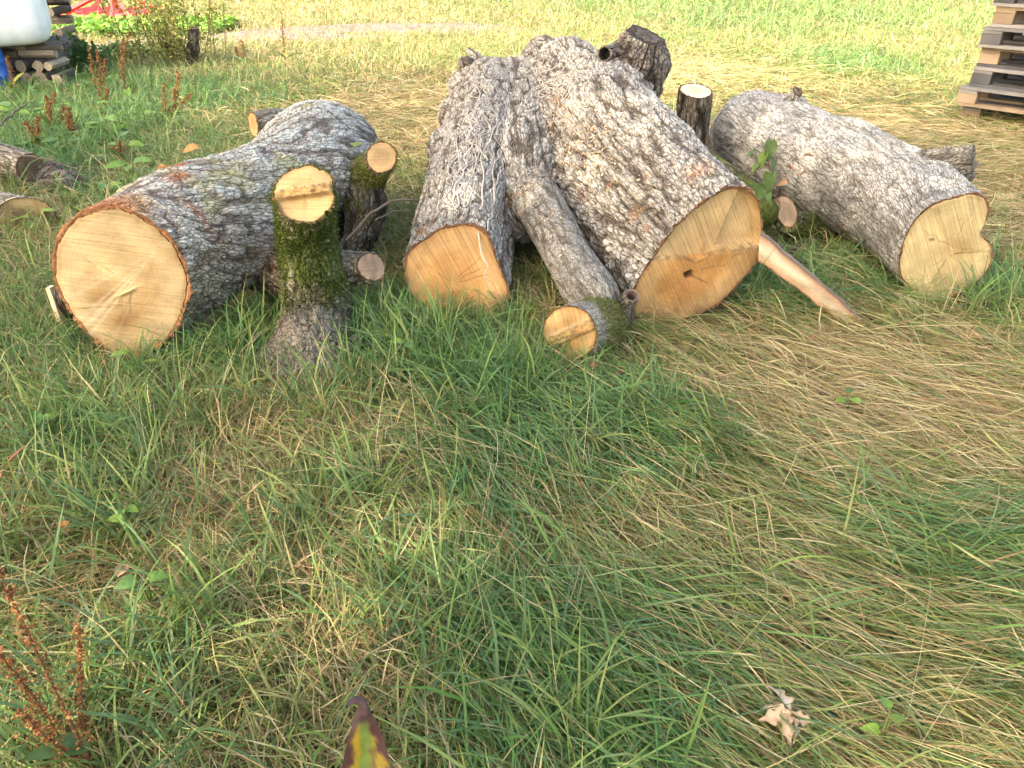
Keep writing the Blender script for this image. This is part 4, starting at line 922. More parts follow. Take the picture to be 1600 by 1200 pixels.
# taller pile behind, to the right of the tank
for k in range(8):
    for j in range(1):
        firewood((at(84, 30, 9.3)[0] + .06 + g9.uniform(-.02, .02), 9.35 + g9.uniform(-.06, .06), .05 + k * .102), (.25 * g9.uniform(-1, 1), 1, 0) if k % 2 else (1, .2, 0), .054, .42 if k % 2 else .3, 400 + k * 2 + j, True, .8, '%s of the pile right of the white tank' % ('lowest', 'second lowest', 'third layer up', 'fourth layer up', 'fifth layer up', 'third from the top', 'second from the top', 'topmost')[k])
m, nt, b = newmat('blue_plastic'); b.inputs['Base Color'].default_value = (.02, .12, .42, 1); b.inputs['Roughness'].default_value = .4
bx0 = at(7, 120, 7.8) - np.array([.05, 0, 0])
root = thing('plastic_barrel', (bx0[0] - .14, 7.85, 0), 'bright blue plastic barrel at the left edge beside the firewood', 'barrel')
zz = np.array([0, .01, .05, .3, .32, .34, .6, .62, .64, .86, .9, .91]); rr = np.array([.18, .20, .215, .22, .23, .22, .22, .23, .22, .215, .19, .16]) * .85
zz = zz * .42
th = np.linspace(0, 2 * np.pi, 32, endpoint=False); V = np.stack([bx0[0] - .14 + rr[:, None] * np.cos(th), 7.85 + rr[:, None] * np.sin(th), zz[:, None] + 0 * th], -1)
ii = np.arange(V.shape[0] * 32).reshape(-1, 32); rl = np.roll(ii, -1, 1)
link('barrel_body', mesh('barrel_body', V, [np.stack([ii[:-1], rl[:-1], rl[1:], ii[1:]], -1).reshape(-1, 4)], m), root)
VV = np.vstack([V[-1], V[-1].mean(0)[None]]); link('lid', mesh('lid', VV + (0, 0, .002), [np.stack([np.arange(32), np.roll(np.arange(32), -1), np.full(32, 32)], -1)], m), root)

# ------------------------------------------------------------------ red harrow far off
m, nt, b = newmat('red_paint'); b.inputs['Base Color'].default_value = (.62, .045, .035, 1); b.inputs['Roughness'].default_value = .4
m2, nt2, b2_ = newmat('dark_steel'); b2_.inputs['Base Color'].default_value = (.05, .045, .04, 1); b2_.inputs['Metallic'].default_value = .5; b2_.inputs['Roughness'].default_value = .6
D = 13.6; hx0, hx1 = at(100, 20, D)[0], at(232, 20, D)[0]
har = thing('harrow', ((hx0 + hx1) / 2, D, 0), 'bright red farm harrow frame standing far off at the top left', 'farm machine')
hw = hx1 - hx0
def beam(name, a, b_, r, mat, k=4): 
    V, F = tube(np.array([a, (np.asarray(a) + b_) / 2, b_]), r, k, taper=1); link(name, mesh(name, V, [F], mat, smooth=False), har)
for j, yy in enumerate((13.2, 13.7, 14.2)):
    zf = .05
    beam('frame_bar', np.array((hx0 - .1 + .2 * j, yy, zf)), np.array((hx1 + .1 - .1 * j, yy, zf + .03)), .045, m)
for xx in np.linspace(hx0 + .1, hx1 - .1, 5): beam('frame_bar', np.array((xx - .1, 13.1, .08)), np.array((xx + .15, 14.3, .10)), .035, m)
apex = np.array(((hx0 + hx1) / 2 + .1, 13.7, .42))
for q in ((hx0 + .05, 13.2, .05), (hx0 + .6, 14.2, .06), (hx1 - .15, 13.2, .06), (hx1 - .1, 14.2, .08), (hx0 + .5, 13.2, .05), (hx1 - .4, 13.2, .06)): beam('strut', np.array(q), apex, .035, m)
for k in range(16):
    xx = hx0 + (k + .5) / 16 * hw
    beam('tine', np.array((xx, 13.2, .06)), np.array((xx + .03, 13.15, -.04)), .014, m2)
    beam('tine', np.array((xx + .05, 14.2, .06)), np.array((xx + .08, 14.15, -.04)), .014, m2)

# ------------------------------------------------------------------ leaves, docks, weeds
def leaf_geo(L, W, fold=.25, curl=.5, nu=7, nv=4, heart=False, lob=0, seed=0):
    """leaf in local coords: x along, y across, z up"""
    u = np.linspace(0, 1, nu); v = np.linspace(-1, 1, nv + 1)
    U, Vv = np.meshgrid(u, v, indexing='ij')
    wid = np.sin(np.pi * np.clip(U, .02, .985) ** (.62 if heart else .8)) ** .8
    if lob: wid = wid * (1 + .35 * np.cos(U * lob * 2 * np.pi))
    y = Vv * wid * W / 2; x = U * L - (.12 * L * np.abs(Vv) ** 2 * (1 - U) if heart else 0)
    z = np.abs(y) * fold - curl * L * (U ** 2) * .5 + .02 * L * np.sin(U * 9 + Vv * 2 + seed)
    V = np.stack([x, y, z], -1); ii = np.arange(U.size).reshape(U.shape)
    return V.reshape(-1, 3), np.stack([ii[:-1, :-1], ii[1:, :-1], ii[1:, 1:], ii[:-1, 1:]], -1).reshape(-1, 4), U.reshape(-1), Vv.reshape(-1)
def orient(V, p, az, el, roll=0.):
    x = np.array([math.cos(az) * math.cos(el), math.sin(az) * math.cos(el), math.sin(el)]); y = np.array([-math.sin(az), math.cos(az), 0]); z = np.cross(x, y)
    y2 = y * math.cos(roll) + z * math.sin(roll); z2 = np.cross(x, y2)
    return p + V[:, :1] * x + V[:, 1:2] * y2 + V[:, 2:] * z2
def put_leaf(name, parent, p, az, el, L, W, c, roll=0, curl=.5, fold=.25, heart=False, lob=0, mat=None, c2=None, seed=0, nu=7, nv=4, label=None):
    V, F, U, Vv = leaf_geo(L, W, fold, curl, nu, nv, heart, lob, seed)
    V = orient(V, np.asarray(p, float), az, el, roll)
    cc = np.broadcast_to(np.asarray(c, float), V.shape).copy()
    if c2 is not None: cc = mixc(cc, c2, np.clip(np.abs(Vv) ** 2 * .8 + .6 * U ** 3 + .3 * noise(V * 60, 5 + seed), 0, 1))
    else: cc = cc * (1 + .2 * noise(V * 40, seed))[:, None]
    return link(name, mesh(name, V, [F], mat or M_leaf, np.clip(cc, .01, .8)), parent, label=label)
def dock(base, tops, label, seed, leaves=3, seedc=(.20, .085, .04), lf=.16, ss=.006, nseed=130, frac=.75, group='rust-brown dock plants gone to seed'):
    g = np.random.default_rng(seed); gr = random.Random(seed); base = np.asarray(base, float)
    root = thing('dock_plant', base, label, 'weed', group)
    for tp in tops:
        tp = np.asarray(tp, float); mid = (base + tp) / 2 + g.normal(0, .02, 3)
        P = catmull([base + (g.normal(0, .01), g.normal(0, .01), -.01), mid, tp], 16)
        V, F = tube(P, .0042 if ss > .005 else .0032, 5, taper=.4); link('stem', mesh('stem', V, [F], M_dry, np.broadcast_to((.17, .085, .04), V.shape)), root)
        n = nseed; u = 1 - frac * g.random(n) ** 1.1; k = u * 15; i = np.clip(k.astype(int), 0, 14); f = (k - i)[:, None]
        c = P[i] * (1 - f) + P[i + 1] * f
        wh = np.floor(u * 26) % 1.0; spread = (.020 if ss > .005 else .008) * (1.15 - u)[:, None] + (.006 if ss > .005 else .0045)
        c = c + g.normal(0, 1, (n, 3)) * spread * (.5 + .7 * (np.sin(u * 95) > 0))[:, None] * np.array([1, 1, .8])
        a = nrm(g.normal(0, 1, (n, 3))); b_ = nrm(np.cross(a, g.normal(0, 1, (n, 3)))); s_ = ss * g.uniform(.6, 1.25, (n, 1)); nn_ = np.cross(a, b_)
        V = np.stack([c - a * s_, c + b_ * s_ * .8, c + a * s_, c - b_ * s_ * .8, c + nn_ * s_ * .7], 1); o_ = np.arange(n)[:, None] * 5
        F = np.concatenate([o_ + np.array(t) for t in ((0, 1, 4), (1, 2, 4), (2, 3, 4), (3, 0, 4))])
        cc = np.array(seedc) * g.uniform(.6, 1.5, (n, 1)) * np.array([1, 1, 1]) + g.random((n, 1)) * np.array([.04, .035, .0]); link('seed_head', mesh('seed_head', V.reshape(-1, 3), [F], M_dry, np.repeat(cc, 5, 0)), root, kind='stuff')
    for k in range(leaves):
        c = gr.choice([(.10, .19, .03), (.14, .22, .04), (.20, .22, .04), (.09, .16, .04)])
        put_leaf('leaf', root, base + (gr.uniform(-.02, .02), gr.uniform(-.02, .02), gr.uniform(.01, .10)), gr.uniform(0, 6.28), gr.uniform(.2, 1.0), lf * gr.uniform(.7, 1.3), lf * gr.uniform(.28, .42), c, gr.uniform(-.5, .5), gr.uniform(.4, 1.1), seed=k)
def gpz(px, py):
    p = gp(px, py); p[2] = gz(p[0], p[1]); return p
docks = [(150, 150, [(138, 72), (152, 80), (165, 92)], 'rusty dock with a triple seed spike left of the tall bush'),
         (196, 148, [(192, 60), (202, 50)], 'slim rusty dock close left of the tall bush'),
         (166, 182, [(152, 118), (168, 140)], 'low reddish dock in front of the triple-spiked dock'),
         (262, 188, [(255, 128), (278, 112), (300, 145), (272, 138)], 'spreading brown dock beyond the small round branch cut'),
         (448, 104, [(440, 32)], 'single tall dark-red dock spike in the pale grass behind the left log'),
         (382, 100, [(376, 62), (368, 75)], 'short dock right of the tall bush'),
         (84, 212, [(72, 150), (86, 145), (100, 165)], 'brown dock stems beside the dark log at the left edge'),
         (60, 238, [(40, 190), (58, 182)], 'short brown dock nearest the grey log at the left edge'),
         (118, 215, [(105, 168), (104, 178)], 'thin brown dock between the left-edge logs and the broad leaves'),
         (188, 258, [(186, 220), (176, 232)], 'small brown dock among the broad leaves behind the left log'),
         (22, 150, [(10, 150 - 62)], 'tall thin dock in front of the firewood')]
for k, (bx_, by_, tps, lb) in enumerate(docks):
    b0 = gpz(bx_, by_); dock(b0, [at(px, py, b0[1] + random.Random(k).uniform(-.05, .08)) for px, py in tps], lb, 500 + k, leaves=4, ss=.0075, nseed=190)
# foreground dock at the bottom left
b0 = gpz(150, 1215)
dock(b0, [at(-5, 885, .86), at(-2, 1020, .84), at(122, 978, 1.02), at(30, 1110, .80)], 'large rust-red dock seed spikes leaning in at the bottom left corner', 540, leaves=2, lf=.15, ss=.0038, nseed=420, seedc=(.21, .085, .038), frac=.8)
yl = thing('dock_leaf', gpz(140, 1190), 'small yellow-green dock leaf at the bottom left corner', 'leaf')
put_leaf('leaf_blade', yl, at(138, 1195, .93), R_(100), 1.1, .09, .055, (.16, .22, .03), c2=(.55, .27, .02), curl=.2, nu=10, nv=8)
# dock leaf standing at the bottom centre: green vein, yellow flesh, brown dead edge
dl = thing('dock_leaf', gpz(572, 1215), 'tall dying dock leaf, yellow, green and brown, at the bottom edge', 'leaf')
lb0 = at(574, 1300, .70)
V, F, U, Vv = leaf_geo(.25, .085, .30, -.12, 24, 16)
V = orient(V, lb0, R_(92), R_(66), .3)
nzv = noise(V * 55, 3) * .5 + noise(V * 120, 4) * .3
cc = mixc((.36, .23, .02), (.15, .20, .04), 1 - sst(.15, .5, np.abs(Vv + .1) + .35 * nzv))
cc = mixc(cc, (.085, .035, .03), sst(.42, .60, np.abs(Vv - .1) * .5 + U * .28 + .45 * nzv))
cc = mixc(cc, (.07, .035, .03), sst(.78, .88, U + .06 * nzv))
link('leaf_blade', mesh('leaf_blade', V, [F], M_leaf, np.clip(cc, .01, .8)), dl)
tp_ = V.reshape(24, 17, 3)[-1, 8]
V, F = tube(np.array([tp_ + (.004, -.005, -.02), tp_, tp_ + (-.012, -.004, .012), tp_ + (-.022, -.012, .010)]), .008, 6, taper=.6); link('curled_tip', mesh('curled_tip', V, [F], M_dry, np.broadcast_to((.10, .06, .055), V.shape)), dl)
V, F = tube(catmull([gpz(590, 1225) + (0, -.05, 0), (gpz(590, 1225) + lb0) / 2 + (.01, .0, 0), lb0 + (0, .004, .02)], 8), .004, 6, taper=.8); link('stalk', mesh('stalk', V, [F], M_leaf, np.broadcast_to((.2, .16, .06), V.shape)), dl)
# dry oak leaves at the bottom right
ol = thing('oak_leaves', gpz(1232, 1112), 'bunch of pale dry oak leaves lying on the flattened grass', 'dry leaves')
oc = at(1234, 1112, .968)
for k, (az, el, L, rl2) in enumerate([(112, .6, .06, .5), (160, .15, .066, .9), (195, -.1, .06, -.6), (245, -.25, .06, .7), (285, -.2, .056, -.9), (325, -.1, .05, 1.0)]):
    put_leaf('leaf', ol, oc, R_(az), el, L, L * .52, (.52, .41, .30), rl2, .9, .6, lob=3, mat=M_dry, c2=(.30, .20, .12), seed=k, nu=19, nv=6)
V, F = tube(np.array([oc + (-.02, .03, -.02), oc, oc + (.015, -.02, .0)]), .0022, 5); link('twig', mesh('twig', V, [F], M_dry, np.broadcast_to((.16, .09, .05), V.shape)), ol)
# curled orange-brown leaves in the left foreground and beside the branch end
for k, (px, py, s_, c, lb) in enumerate([(106, 848, .05, (.42, .17, .05), 'curled orange dead leaf in the grass at the lower left'), (200, 930, .045, (.45, .27, .15), 'pale brown dead leaf on bare ground at the lower left'),
        (885, 582, .04, (.24, .09, .04), 'reddish bark crumb below the small branch cut end'), (965, 612, .04, (.25, .10, .045), 'reddish bark crumb right of and below the small branch cut end'), (925, 598, .032, (.26, .11, .05), 'small reddish bark crumb between two larger crumbs'),
        (12, 790, .06, (.34, .13, .09), 'long reddish dead grass blade at the left edge'), (800, 285, .07, (.50, .26, .11), 'curled dry leaf in the fork of the middle trunk'), (828, 280, .06, (.54, .30, .13), 'dry orange leaf right beside the leaf in the trunk fork'),
        (672, 300, .05, (.46, .25, .12), 'dry leaf stuck on the left side of the forked trunk'), (316, 236, .07, (.50, .27, .09), 'orange leaf lying on top of the left log'), (268, 268, .05, (.48, .27, .12), 'small pale leaf on the left log near its cut end'), (650, 410, .05, (.4, .22, .12), 'dry leaf on the ground left of the forked trunk cut')]):
    p = gpz(px, py)
    if py < 500: p = at(px, py, {800: 3.95, 828: 3.75, 672: 3.62, 316: 3.42, 268: 3.1, 650: 3.25}[px])
    else: p[2] += .05
    r_ = thing('dead_leaf', p, lb, 'dead leaf'); g = random.Random(600 + k)
    V, F, U, Vv = leaf_geo(s_ * (2.2 if px == 12 else 1), s_ * (.18 if px == 12 else .7), .6, .8, 8, 6, seed=k)
    V = orient(V, p + (-.01, 0, .012), g.uniform(0, 6.28) if px != 12 else 1.2, g.uniform(.1, .5) if px != 12 else 1.0, g.uniform(-.6, .6))
    link('leaf_blade', mesh('leaf_blade', V, [F], M_dry, np.clip(np.array(c) * (1 + .3 * noise(V * 70, k))[:, None], .01, .8)), r_)
# green sprig with withered leaves on the right log
spg = thing('leafy_sprig', at(1190, 320, 3.42), 'sprig of green and withered brown leaves hanging between the forked trunk and right log', 'sprig')
g = random.Random(5)
tP = catmull([at(1165, 262, 3.5), at(1185, 262, 3.44), at(1198, 240, 3.42), at(1202, 285, 3.4), at(1190, 322, 3.38)], 30)
V, F = tube(tP, .0035, 5); link('twig', mesh('twig', V, [F], M_dry, np.broadcast_to((.16, .11, .06), V.shape)), spg)
V, F = tube(catmull([at(1150, 290, 3.55), at(1185, 262, 3.44), at(1205, 230, 3.45)], 14), .003, 5); link('twig', mesh('twig', V, [F], M_dry, np.broadcast_to((.16, .11, .06), V.shape)), spg)
for k, (px, py, s_, az, el) in enumerate([(1204, 232, .09, 265, -1.2), (1196, 250, .075, 230, -.9), (1180, 248, .05, 200, -.3), (1206, 262, .07, 290, -1.0), (1185, 268, .055, 220, -.5), (1202, 282, .085, 275, -1.1), (1190, 300, .085, 250, -.9), (1196, 308, .06, 300, -.8), (1178, 255, .045, 180, .1)]):
    put_leaf('leaf', spg, at(px, py - 12, 3.40), R_(az), el, s_, s_ * .72, g.choice([(.10, .15, .03), (.13, .19, .04), (.09, .13, .035)]), g.uniform(-.6, .6), .5, .35, heart=True, seed=k)
for k, (px, py, s_) in enumerate([(1164, 292, .06), (1240, 268, .06), (1250, 275, .055), (1228, 280, .05), (1210, 312, .06), (1255, 245, .05), (1170, 302, .045)]):
    put_leaf('withered_leaf', spg, at(px, py, 3.46 if px < 1215 else 3.62), g.uniform(0, 6.28), g.uniform(-.5, .6), s_, s_ * .6, (.42, .23, .12), g.uniform(-1, 1), .9, .7, mat=M_dry, seed=k)
# two small green shoots on log bark
for k, (px, py, D, host) in enumerate([(552, 228, 3.72, 'small pair of yellow-green leaves sprouting on the mossy stub of the left log'), (1352, 258, 3.72, 'small pair of green leaves sprouting on the right log'), (1392, 372, 3.33, 'tiny green shoot on the right log near its cut end')]):
    r_ = thing('leaf_shoot', at(px, py, D), host, 'shoot')
    for q in range(2): put_leaf('leaf', r_, at(px, py, D), R_(150 if q == 0 else 20), .3, .045, .036, (.20, .26, .05), .3, .3, heart=True, seed=q)
# twigs on the ground between the left log and the fork
for k, (pts, r_, lb) in enumerate([([(540, 375, 3.3), (600, 320, 3.4), (668, 312, 3.5)], .008, 'thin dark twig reaching from the left log towards the forked trunk'), ([(585, 345, 3.35), (620, 330, 3.45), (655, 330, 3.5)], .005, 'short dark twig beneath the thin dark twig beside the left log'),
        ([(0, 195, 5.0), (20, 178, 5.1), (44, 160, 5.2)], .009, 'bare grey stick poking up at the left edge'), ([(20, 240, 4.6), (70, 248, 4.6), (122, 265, 4.6)], .008, 'thin stick lying across the dark log at the left edge'), ([(1180, 275, 3.55), (1150, 245, 3.8), (1130, 230, 4.0)], .005, 'thin twig on the slim dark log')]):
    r0 = thing('twig', at(*pts[-1]), lb, 'twig'); P = catmull([at(*p) for p in pts], 18); P += .006 * np.stack([noise(np.stack([np.arange(18) * .7, np.arange(18) * 0 + q, np.arange(18) * 0], -1), 7 + k) for q in range(3)], -1)
    V, F = tube(P, r_, 6); link('stem', mesh('stem', V, [F], M_wood, np.broadcast_to((.12, .095, .075), V.shape)), r0)
# broad-leaved weeds
def rosette(base, n, L, label, seed, W=.55, group='broad-leaved weeds in the grass', c=None, up=(.1, .8)):
    g = random.Random(seed); root = thing('broadleaf_weed', base, label, 'weed', group)
    for k in range(n):
        cc = c or g.choice([(.10, .20, .03), (.13, .24, .035), (.17, .27, .04), (.09, .17, .045)])
        az = k / n * 6.28 + g.uniform(-.4, .4); el = g.uniform(*up)
        p = np.asarray(base) + (0, 0, g.uniform(.0, .12))
        st_ = p + np.array([math.cos(az), math.sin(az), .8]) * L * .4
        V, F = tube(np.array([np.asarray(base), (p + st_) / 2, st_]), .003, 4); link('stalk', mesh('stalk', V, [F], M_leaf, np.broadcast_to((.14, .17, .05), V.shape)), root)
        put_leaf('leaf', root, st_, az, el * .4, L * g.uniform(.7, 1.25), L * W * g.uniform(.8, 1.2), cc, g.uniform(-.4, .4), .5, .2, heart=True, seed=k)
for k, (px, py, n, L, lb) in enumerate([(170, 215, 9, .13, 'dark leafy weed clump behind the left log by the docks'), (198, 245, 7, .12, 'bright leafy weed behind the left log'), (210, 282, 8, .11, 'yellow-green leafy weed close behind the left log'),
        (105, 240, 6, .11, 'leafy weed beside the dark log at the left edge'), (90, 190, 6, .12, 'leafy weed under the brown docks at the left'), (30, 190, 5, .12, 'leafy weed near the grey stick at the left edge'), (60, 352, 4, .09, 'green leafy weed before the pale-ended left-edge log'),
        (170, 335 - 20, 6, .09, 'leafy weed touching the back of the left log'), (150, 190, 6, .12, 'leafy weed at the foot of the triple-spiked dock'), (235, 195, 5, .1, 'leafy weed beside the spreading brown dock')]):
    rosette(gpz(px, py), n, L, lb, 700 + k)
for k, (px, py, n, L, lb) in enumerate([(215, 850, 4, .035, 'tiny round-leaved weed in the left foreground'), (245, 965, 3, .045, 'small paddle-leaved weed in the lower left'), (75, 690, 5, .045, 'low dark round-leaved weed at the left'), (1320, 650, 4, .04, 'small clover-like weed in the flattened straw'), (1365, 1180, 4, .03, 'tiny clover by the bottom edge right of the oak leaves'), (640, 590, 4, .05, 'green weed leaves below the left fork cut'), (225, 605, 4, .05, 'dark leafy weed below the left log cut end')]):
    p = gpz(px, py); p[2] += .03; rosette(p, n, L, lb, 720 + k, .75)

# ------------------------------------------------------------------ tall bush and old post behind the left log
bb0 = gpz(285, 100)
bush = thing('tall_weed_bush', bb0, 'tall airy bush of thin stems and small yellow-green leaves around the old post', 'bush')
g = np.random.default_rng(8); lv, lc = [], []
for k in range(40):
    b0 = bb0 + (g.normal(0, .27), g.normal(0, .22), -.02); tp = b0 + (g.normal(0, .16), g.normal(0, .12), g.uniform(.55, 1.35))
    P = catmull([b0, (b0 + tp) / 2 + g.normal(0, .03, 3), tp], 12); V, F = tube(P, .005, 4)
    link('stem', mesh('stem', V, [F], M_dry, np.broadcast_to((.16, .13, .06), V.shape)), bush)
    n = 95; u = g.uniform(.2, 1, n) * 10.9; i = u.astype(int); c = P[i] + g.normal(0, .035, (n, 3)); a = nrm(g.normal(0, 1, (n, 3)) + (0, 0, -.2)); b_ = nrm(np.cross(a, g.normal(0, 1, (n, 3)))); L = g.uniform(.025, .05, (n, 1))
    lv.append(np.stack([c, c + a * L * .5 + b_ * L * .32, c + a * L, c + a * L * .5 - b_ * L * .32], 1)); lc.append(mixc((.17, .21, .05), (.38, .34, .09), g.random(n)) * g.uniform(.7, 1.2, (n, 1)))
lv = np.concatenate(lv); lc = np.concatenate(lc)
link('foliage', mesh('foliage', lv.reshape(-1, 3), [np.arange(len(lv) * 4).reshape(-1, 4)], M_leaf, np.repeat(lc, 4, 0)), bush, kind='stuff')
pst = thing('old_post', gpz(300, 102), 'dark rotten wooden post in the middle of the tall bush', 'post')
ps_ = sweep('post', [at(303, 44, 9.2), at(301, 70, 9.2), at(298, 104, 9.2)], [.055, .06, .085], pst, res=.012, cut0=(0, -.1, 1), seed=150, bark=dict(DK, plate=(.09, .075, .065), cw=.03, cl=.12, depth=.015))
cutface(ps_, 0, ps_.o, wood=(.12, .10, .085), thick=.006, seed=151)
rg5 = random.Random(31)
for k in range(7):
    b0 = gpz(296 + rg5.uniform(-16, 16), 98); sweep('dead_root', [b0 + (0, 0, -.05), b0 + (rg5.uniform(-.1, .1), -.1, .18), b0 + (rg5.uniform(-.25, .25), -.15, rg5.uniform(.0, .3))], [.03, .022, .01], pst, res=.015, seed=160 + k, foot=False, bark=dict(DK, depth=.004))
# dark shrub bank next to the firewood
def shrub(cx, cy, rx, ry, rz, n, label, seed, c1, c2, L=.05):
    z0 = float(gz(cx, cy)); root = thing('shrub', (cx, cy, z0), label, 'shrub'); g = np.random.default_rng(seed)
    d = nrm(g.normal(0, 1, (n, 3))); d[:, 2] = np.abs(d[:, 2]); rr = g.uniform(.45, 1, (n, 1)) ** .5 * (1 + .35 * noise(d * 2.6 + seed, seed))[:, None]
    c = np.array([cx, cy, z0]) + d * rr * np.array([rx, ry, rz]); a = nrm(g.normal(0, 1, (n, 3)) + (0, 0, -.3)); b_ = nrm(np.cross(a, g.normal(0, 1, (n, 3)))); l = L * g.uniform(.6, 1.3, (n, 1))
    V = np.stack([c, c + a * l * .5 + b_ * l * .35, c + a * l, c + a * l * .5 - b_ * l * .35], 1)
    link('foliage', mesh('foliage', V.reshape(-1, 3), [np.arange(4 * n).reshape(-1, 4)], M_leaf, np.repeat(mixc(c1, c2, g.random(n)) * g.uniform(.7, 1.2, (n, 1)), 4, 0)), root, kind='stuff')
    for k in range(5):
        P = np.array([(cx, cy, z0 - .02), (cx + rx * .3 * g.normal(), cy + ry * .3 * g.normal(), z0 + rz * .5), (cx + rx * .6 * g.normal(), cy + ry * .6 * g.normal(), z0 + rz * .85)]); V, F = tube(P, .012, 5)
        link('stem', mesh('stem', V, [F], M_wood, np.broadcast_to((.1, .08, .06), V.shape)), root)
p = gpz(115, 112); shrub(p[0], p[1], .36, .35, .34, 1500, 'dark green nettle bank right of the firewood', 801, (.035, .085, .02), (.07, .14, .03), .055)
p = gpz(200, 95); shrub(p[0], p[1], .55, .35, .2, 900, 'low dark green weeds left of the tall bush', 802, (.05, .10, .02), (.10, .17, .035), .05)
p = gpz(1110, 2); shrub(p[0], p[1], .35, .3, .28, 500, 'small weedy shrub far off in the field at the top', 803, (.10, .16, .03), (.18, .22, .05), .06)
# hedge far off at the top left
for k, (hx, hy, rx, rz) in enumerate([(-7.6, 17.2, 1.2, 1.3), (-6.0, 17.6, 1.1, 1.2), (-4.5, 18.2, .7, .9), (-9.2, 16.8, 1.2, 1.4)]):
    shrub(hx, hy, rx, .8, rz, 2600, ['dark hedge bush behind the red harrow', 'dark hedge bush right behind the red harrow', 'small dark hedge bush beyond the tall bush', 'dark hedge bush at the far left corner'][k], 810 + k, (.02, .045, .012), (.05, .09, .02), .09)
# bright leafy crop strip before the harrow
g = np.random.default_rng(12); n = 5200; x = g.uniform(-9, -4.2, n); y = g.uniform(11.5, 13.0, n); z = gz(x, y) + g.uniform(.02, .12, n)
a = nrm(np.stack([g.normal(0, 1, n), g.normal(0, 1, n), g.normal(.1, .35, n)], -1)); b_ = nrm(np.cross(a, np.stack([g.normal(0, .4, n), g.normal(0, .4, n), np.ones(n)], -1))); l = g.uniform(.06, .13, (n, 1)); c = np.stack([x, y, z], -1)
V = np.stack([c, c + a * l * .5 + b_ * l * .4, c + a * l, c + a * l * .5 - b_ * l * .4], 1)
link('leafy_ground_cover', mesh('leafy_ground_cover', V.reshape(-1, 3), [np.arange(4 * n).reshape(-1, 4)], M_leaf, np.repeat(mixc((.10, .24, .03), (.20, .34, .05), g.random(n)), 4, 0)), label='bright green leafy ground cover before the red harrow', cat='plants', kind='stuff')

# ------------------------------------------------------------------ shade trees behind the viewer
def shade_tree(sx, sy, rx, ry, zc, rz, n, label, seed):
    """crown placed so that its shadow centre falls at sx, sy"""
    off = sun_dir[:2] / sun_dir[2] * zc; cx, cy = sx + off[0], sy + off[1]
    root = thing('shade_tree', (cx, cy, 0), label, 'tree'); g = np.random.default_rng(seed)
    tk = sweep('trunk', [(cx, cy, -.1), (cx + .1, cy, zc * .4), (cx - .1, cy + .1, zc * .95)], [.36, .26, .12], root, res=.05, seed=seed, foot=False, round1=1)
    for k in range(7):
        a = k / 7 * 6.28; z0 = zc * g.uniform(.45, .75)
        sweep('limb', [(cx, cy, z0), (cx + rx * .3 * math.cos(a), cy + ry * .3 * math.sin(a), z0 + .8), (cx + rx * .75 * math.cos(a), cy + ry * .75 * math.sin(a), z0 + 1.4)], [.11, .07, .03], root, res=.05, seed=seed + k, foot=False)
    nc = 230; d = nrm(g.normal(0, 1, (nc, 3))) * g.random((nc, 1)) ** .45; cl = np.array([cx, cy, zc]) + d * np.array([rx, ry, rz]); per = n // nc
    c = np.repeat(cl, per, 0) + g.normal(0, .32, (nc * per, 3)); m_ = len(c)
    a = nrm(g.normal(0, 1, (m_, 3)) + (0, 0, -.3)); b_ = nrm(np.cross(a, g.normal(0, 1, (m_, 3)))); l = g.uniform(.08, .14, (m_, 1))
    V = np.stack([c, c + a * l * .5 + b_ * l * .4, c + a * l, c + a * l * .5 - b_ * l * .4], 1)
    link('crown', mesh('crown', V.reshape(-1, 3), [np.arange(4 * m_).reshape(-1, 4)], M_leaf, np.repeat(mixc((.05, .10, .02), (.10, .16, .03), g.random(m_)), 4, 0)), root, kind='stuff')
for a_ in SHADE: shade_tree(*a_)
# ------------------------------------------------------------------ grass
rng = np.random.default_rng(21)
def inside_log(x, y):
    bad = np.zeros(len(x), bool)
    for C, Rr in FOOT:
        for i in range(len(C)):
            if C[i, 2] - Rr[i] > .12: continue
            j = min(i + 1, len(C) - 1)
            for f in (0, .5):
                c = C[i] * (1 - f) + C[j] * f; r = Rr[i] * .72
                bad |= (x - c[0]) ** 2 + (y - c[1]) ** 2 < r * r
    return bad
def on_bare(x, y):
    k = np.zeros(len(x))
    for (cx, cy, ax, ay, ro) in TRACK:
        u = (x - cx) * math.cos(ro) + (y - cy) * math.sin(ro); v = -(x - cx) * math.sin(ro) + (y - cy) * math.cos(ro)
        k = np.maximum(k, 1 - sst(.55, 1.1, np.hypot(u / ax, v / ay) + .3 * n2(x, y, 1.5, 3)))
    return k
def blob(x, y, lst):
    r = np.zeros(len(x))
    for px, py, rad, amt in lst:
        p = gp(px, py); r += amt * np.exp(-((x - p[0]) ** 2 + (y - p[1]) ** 2) / (rad * rad))
    return r
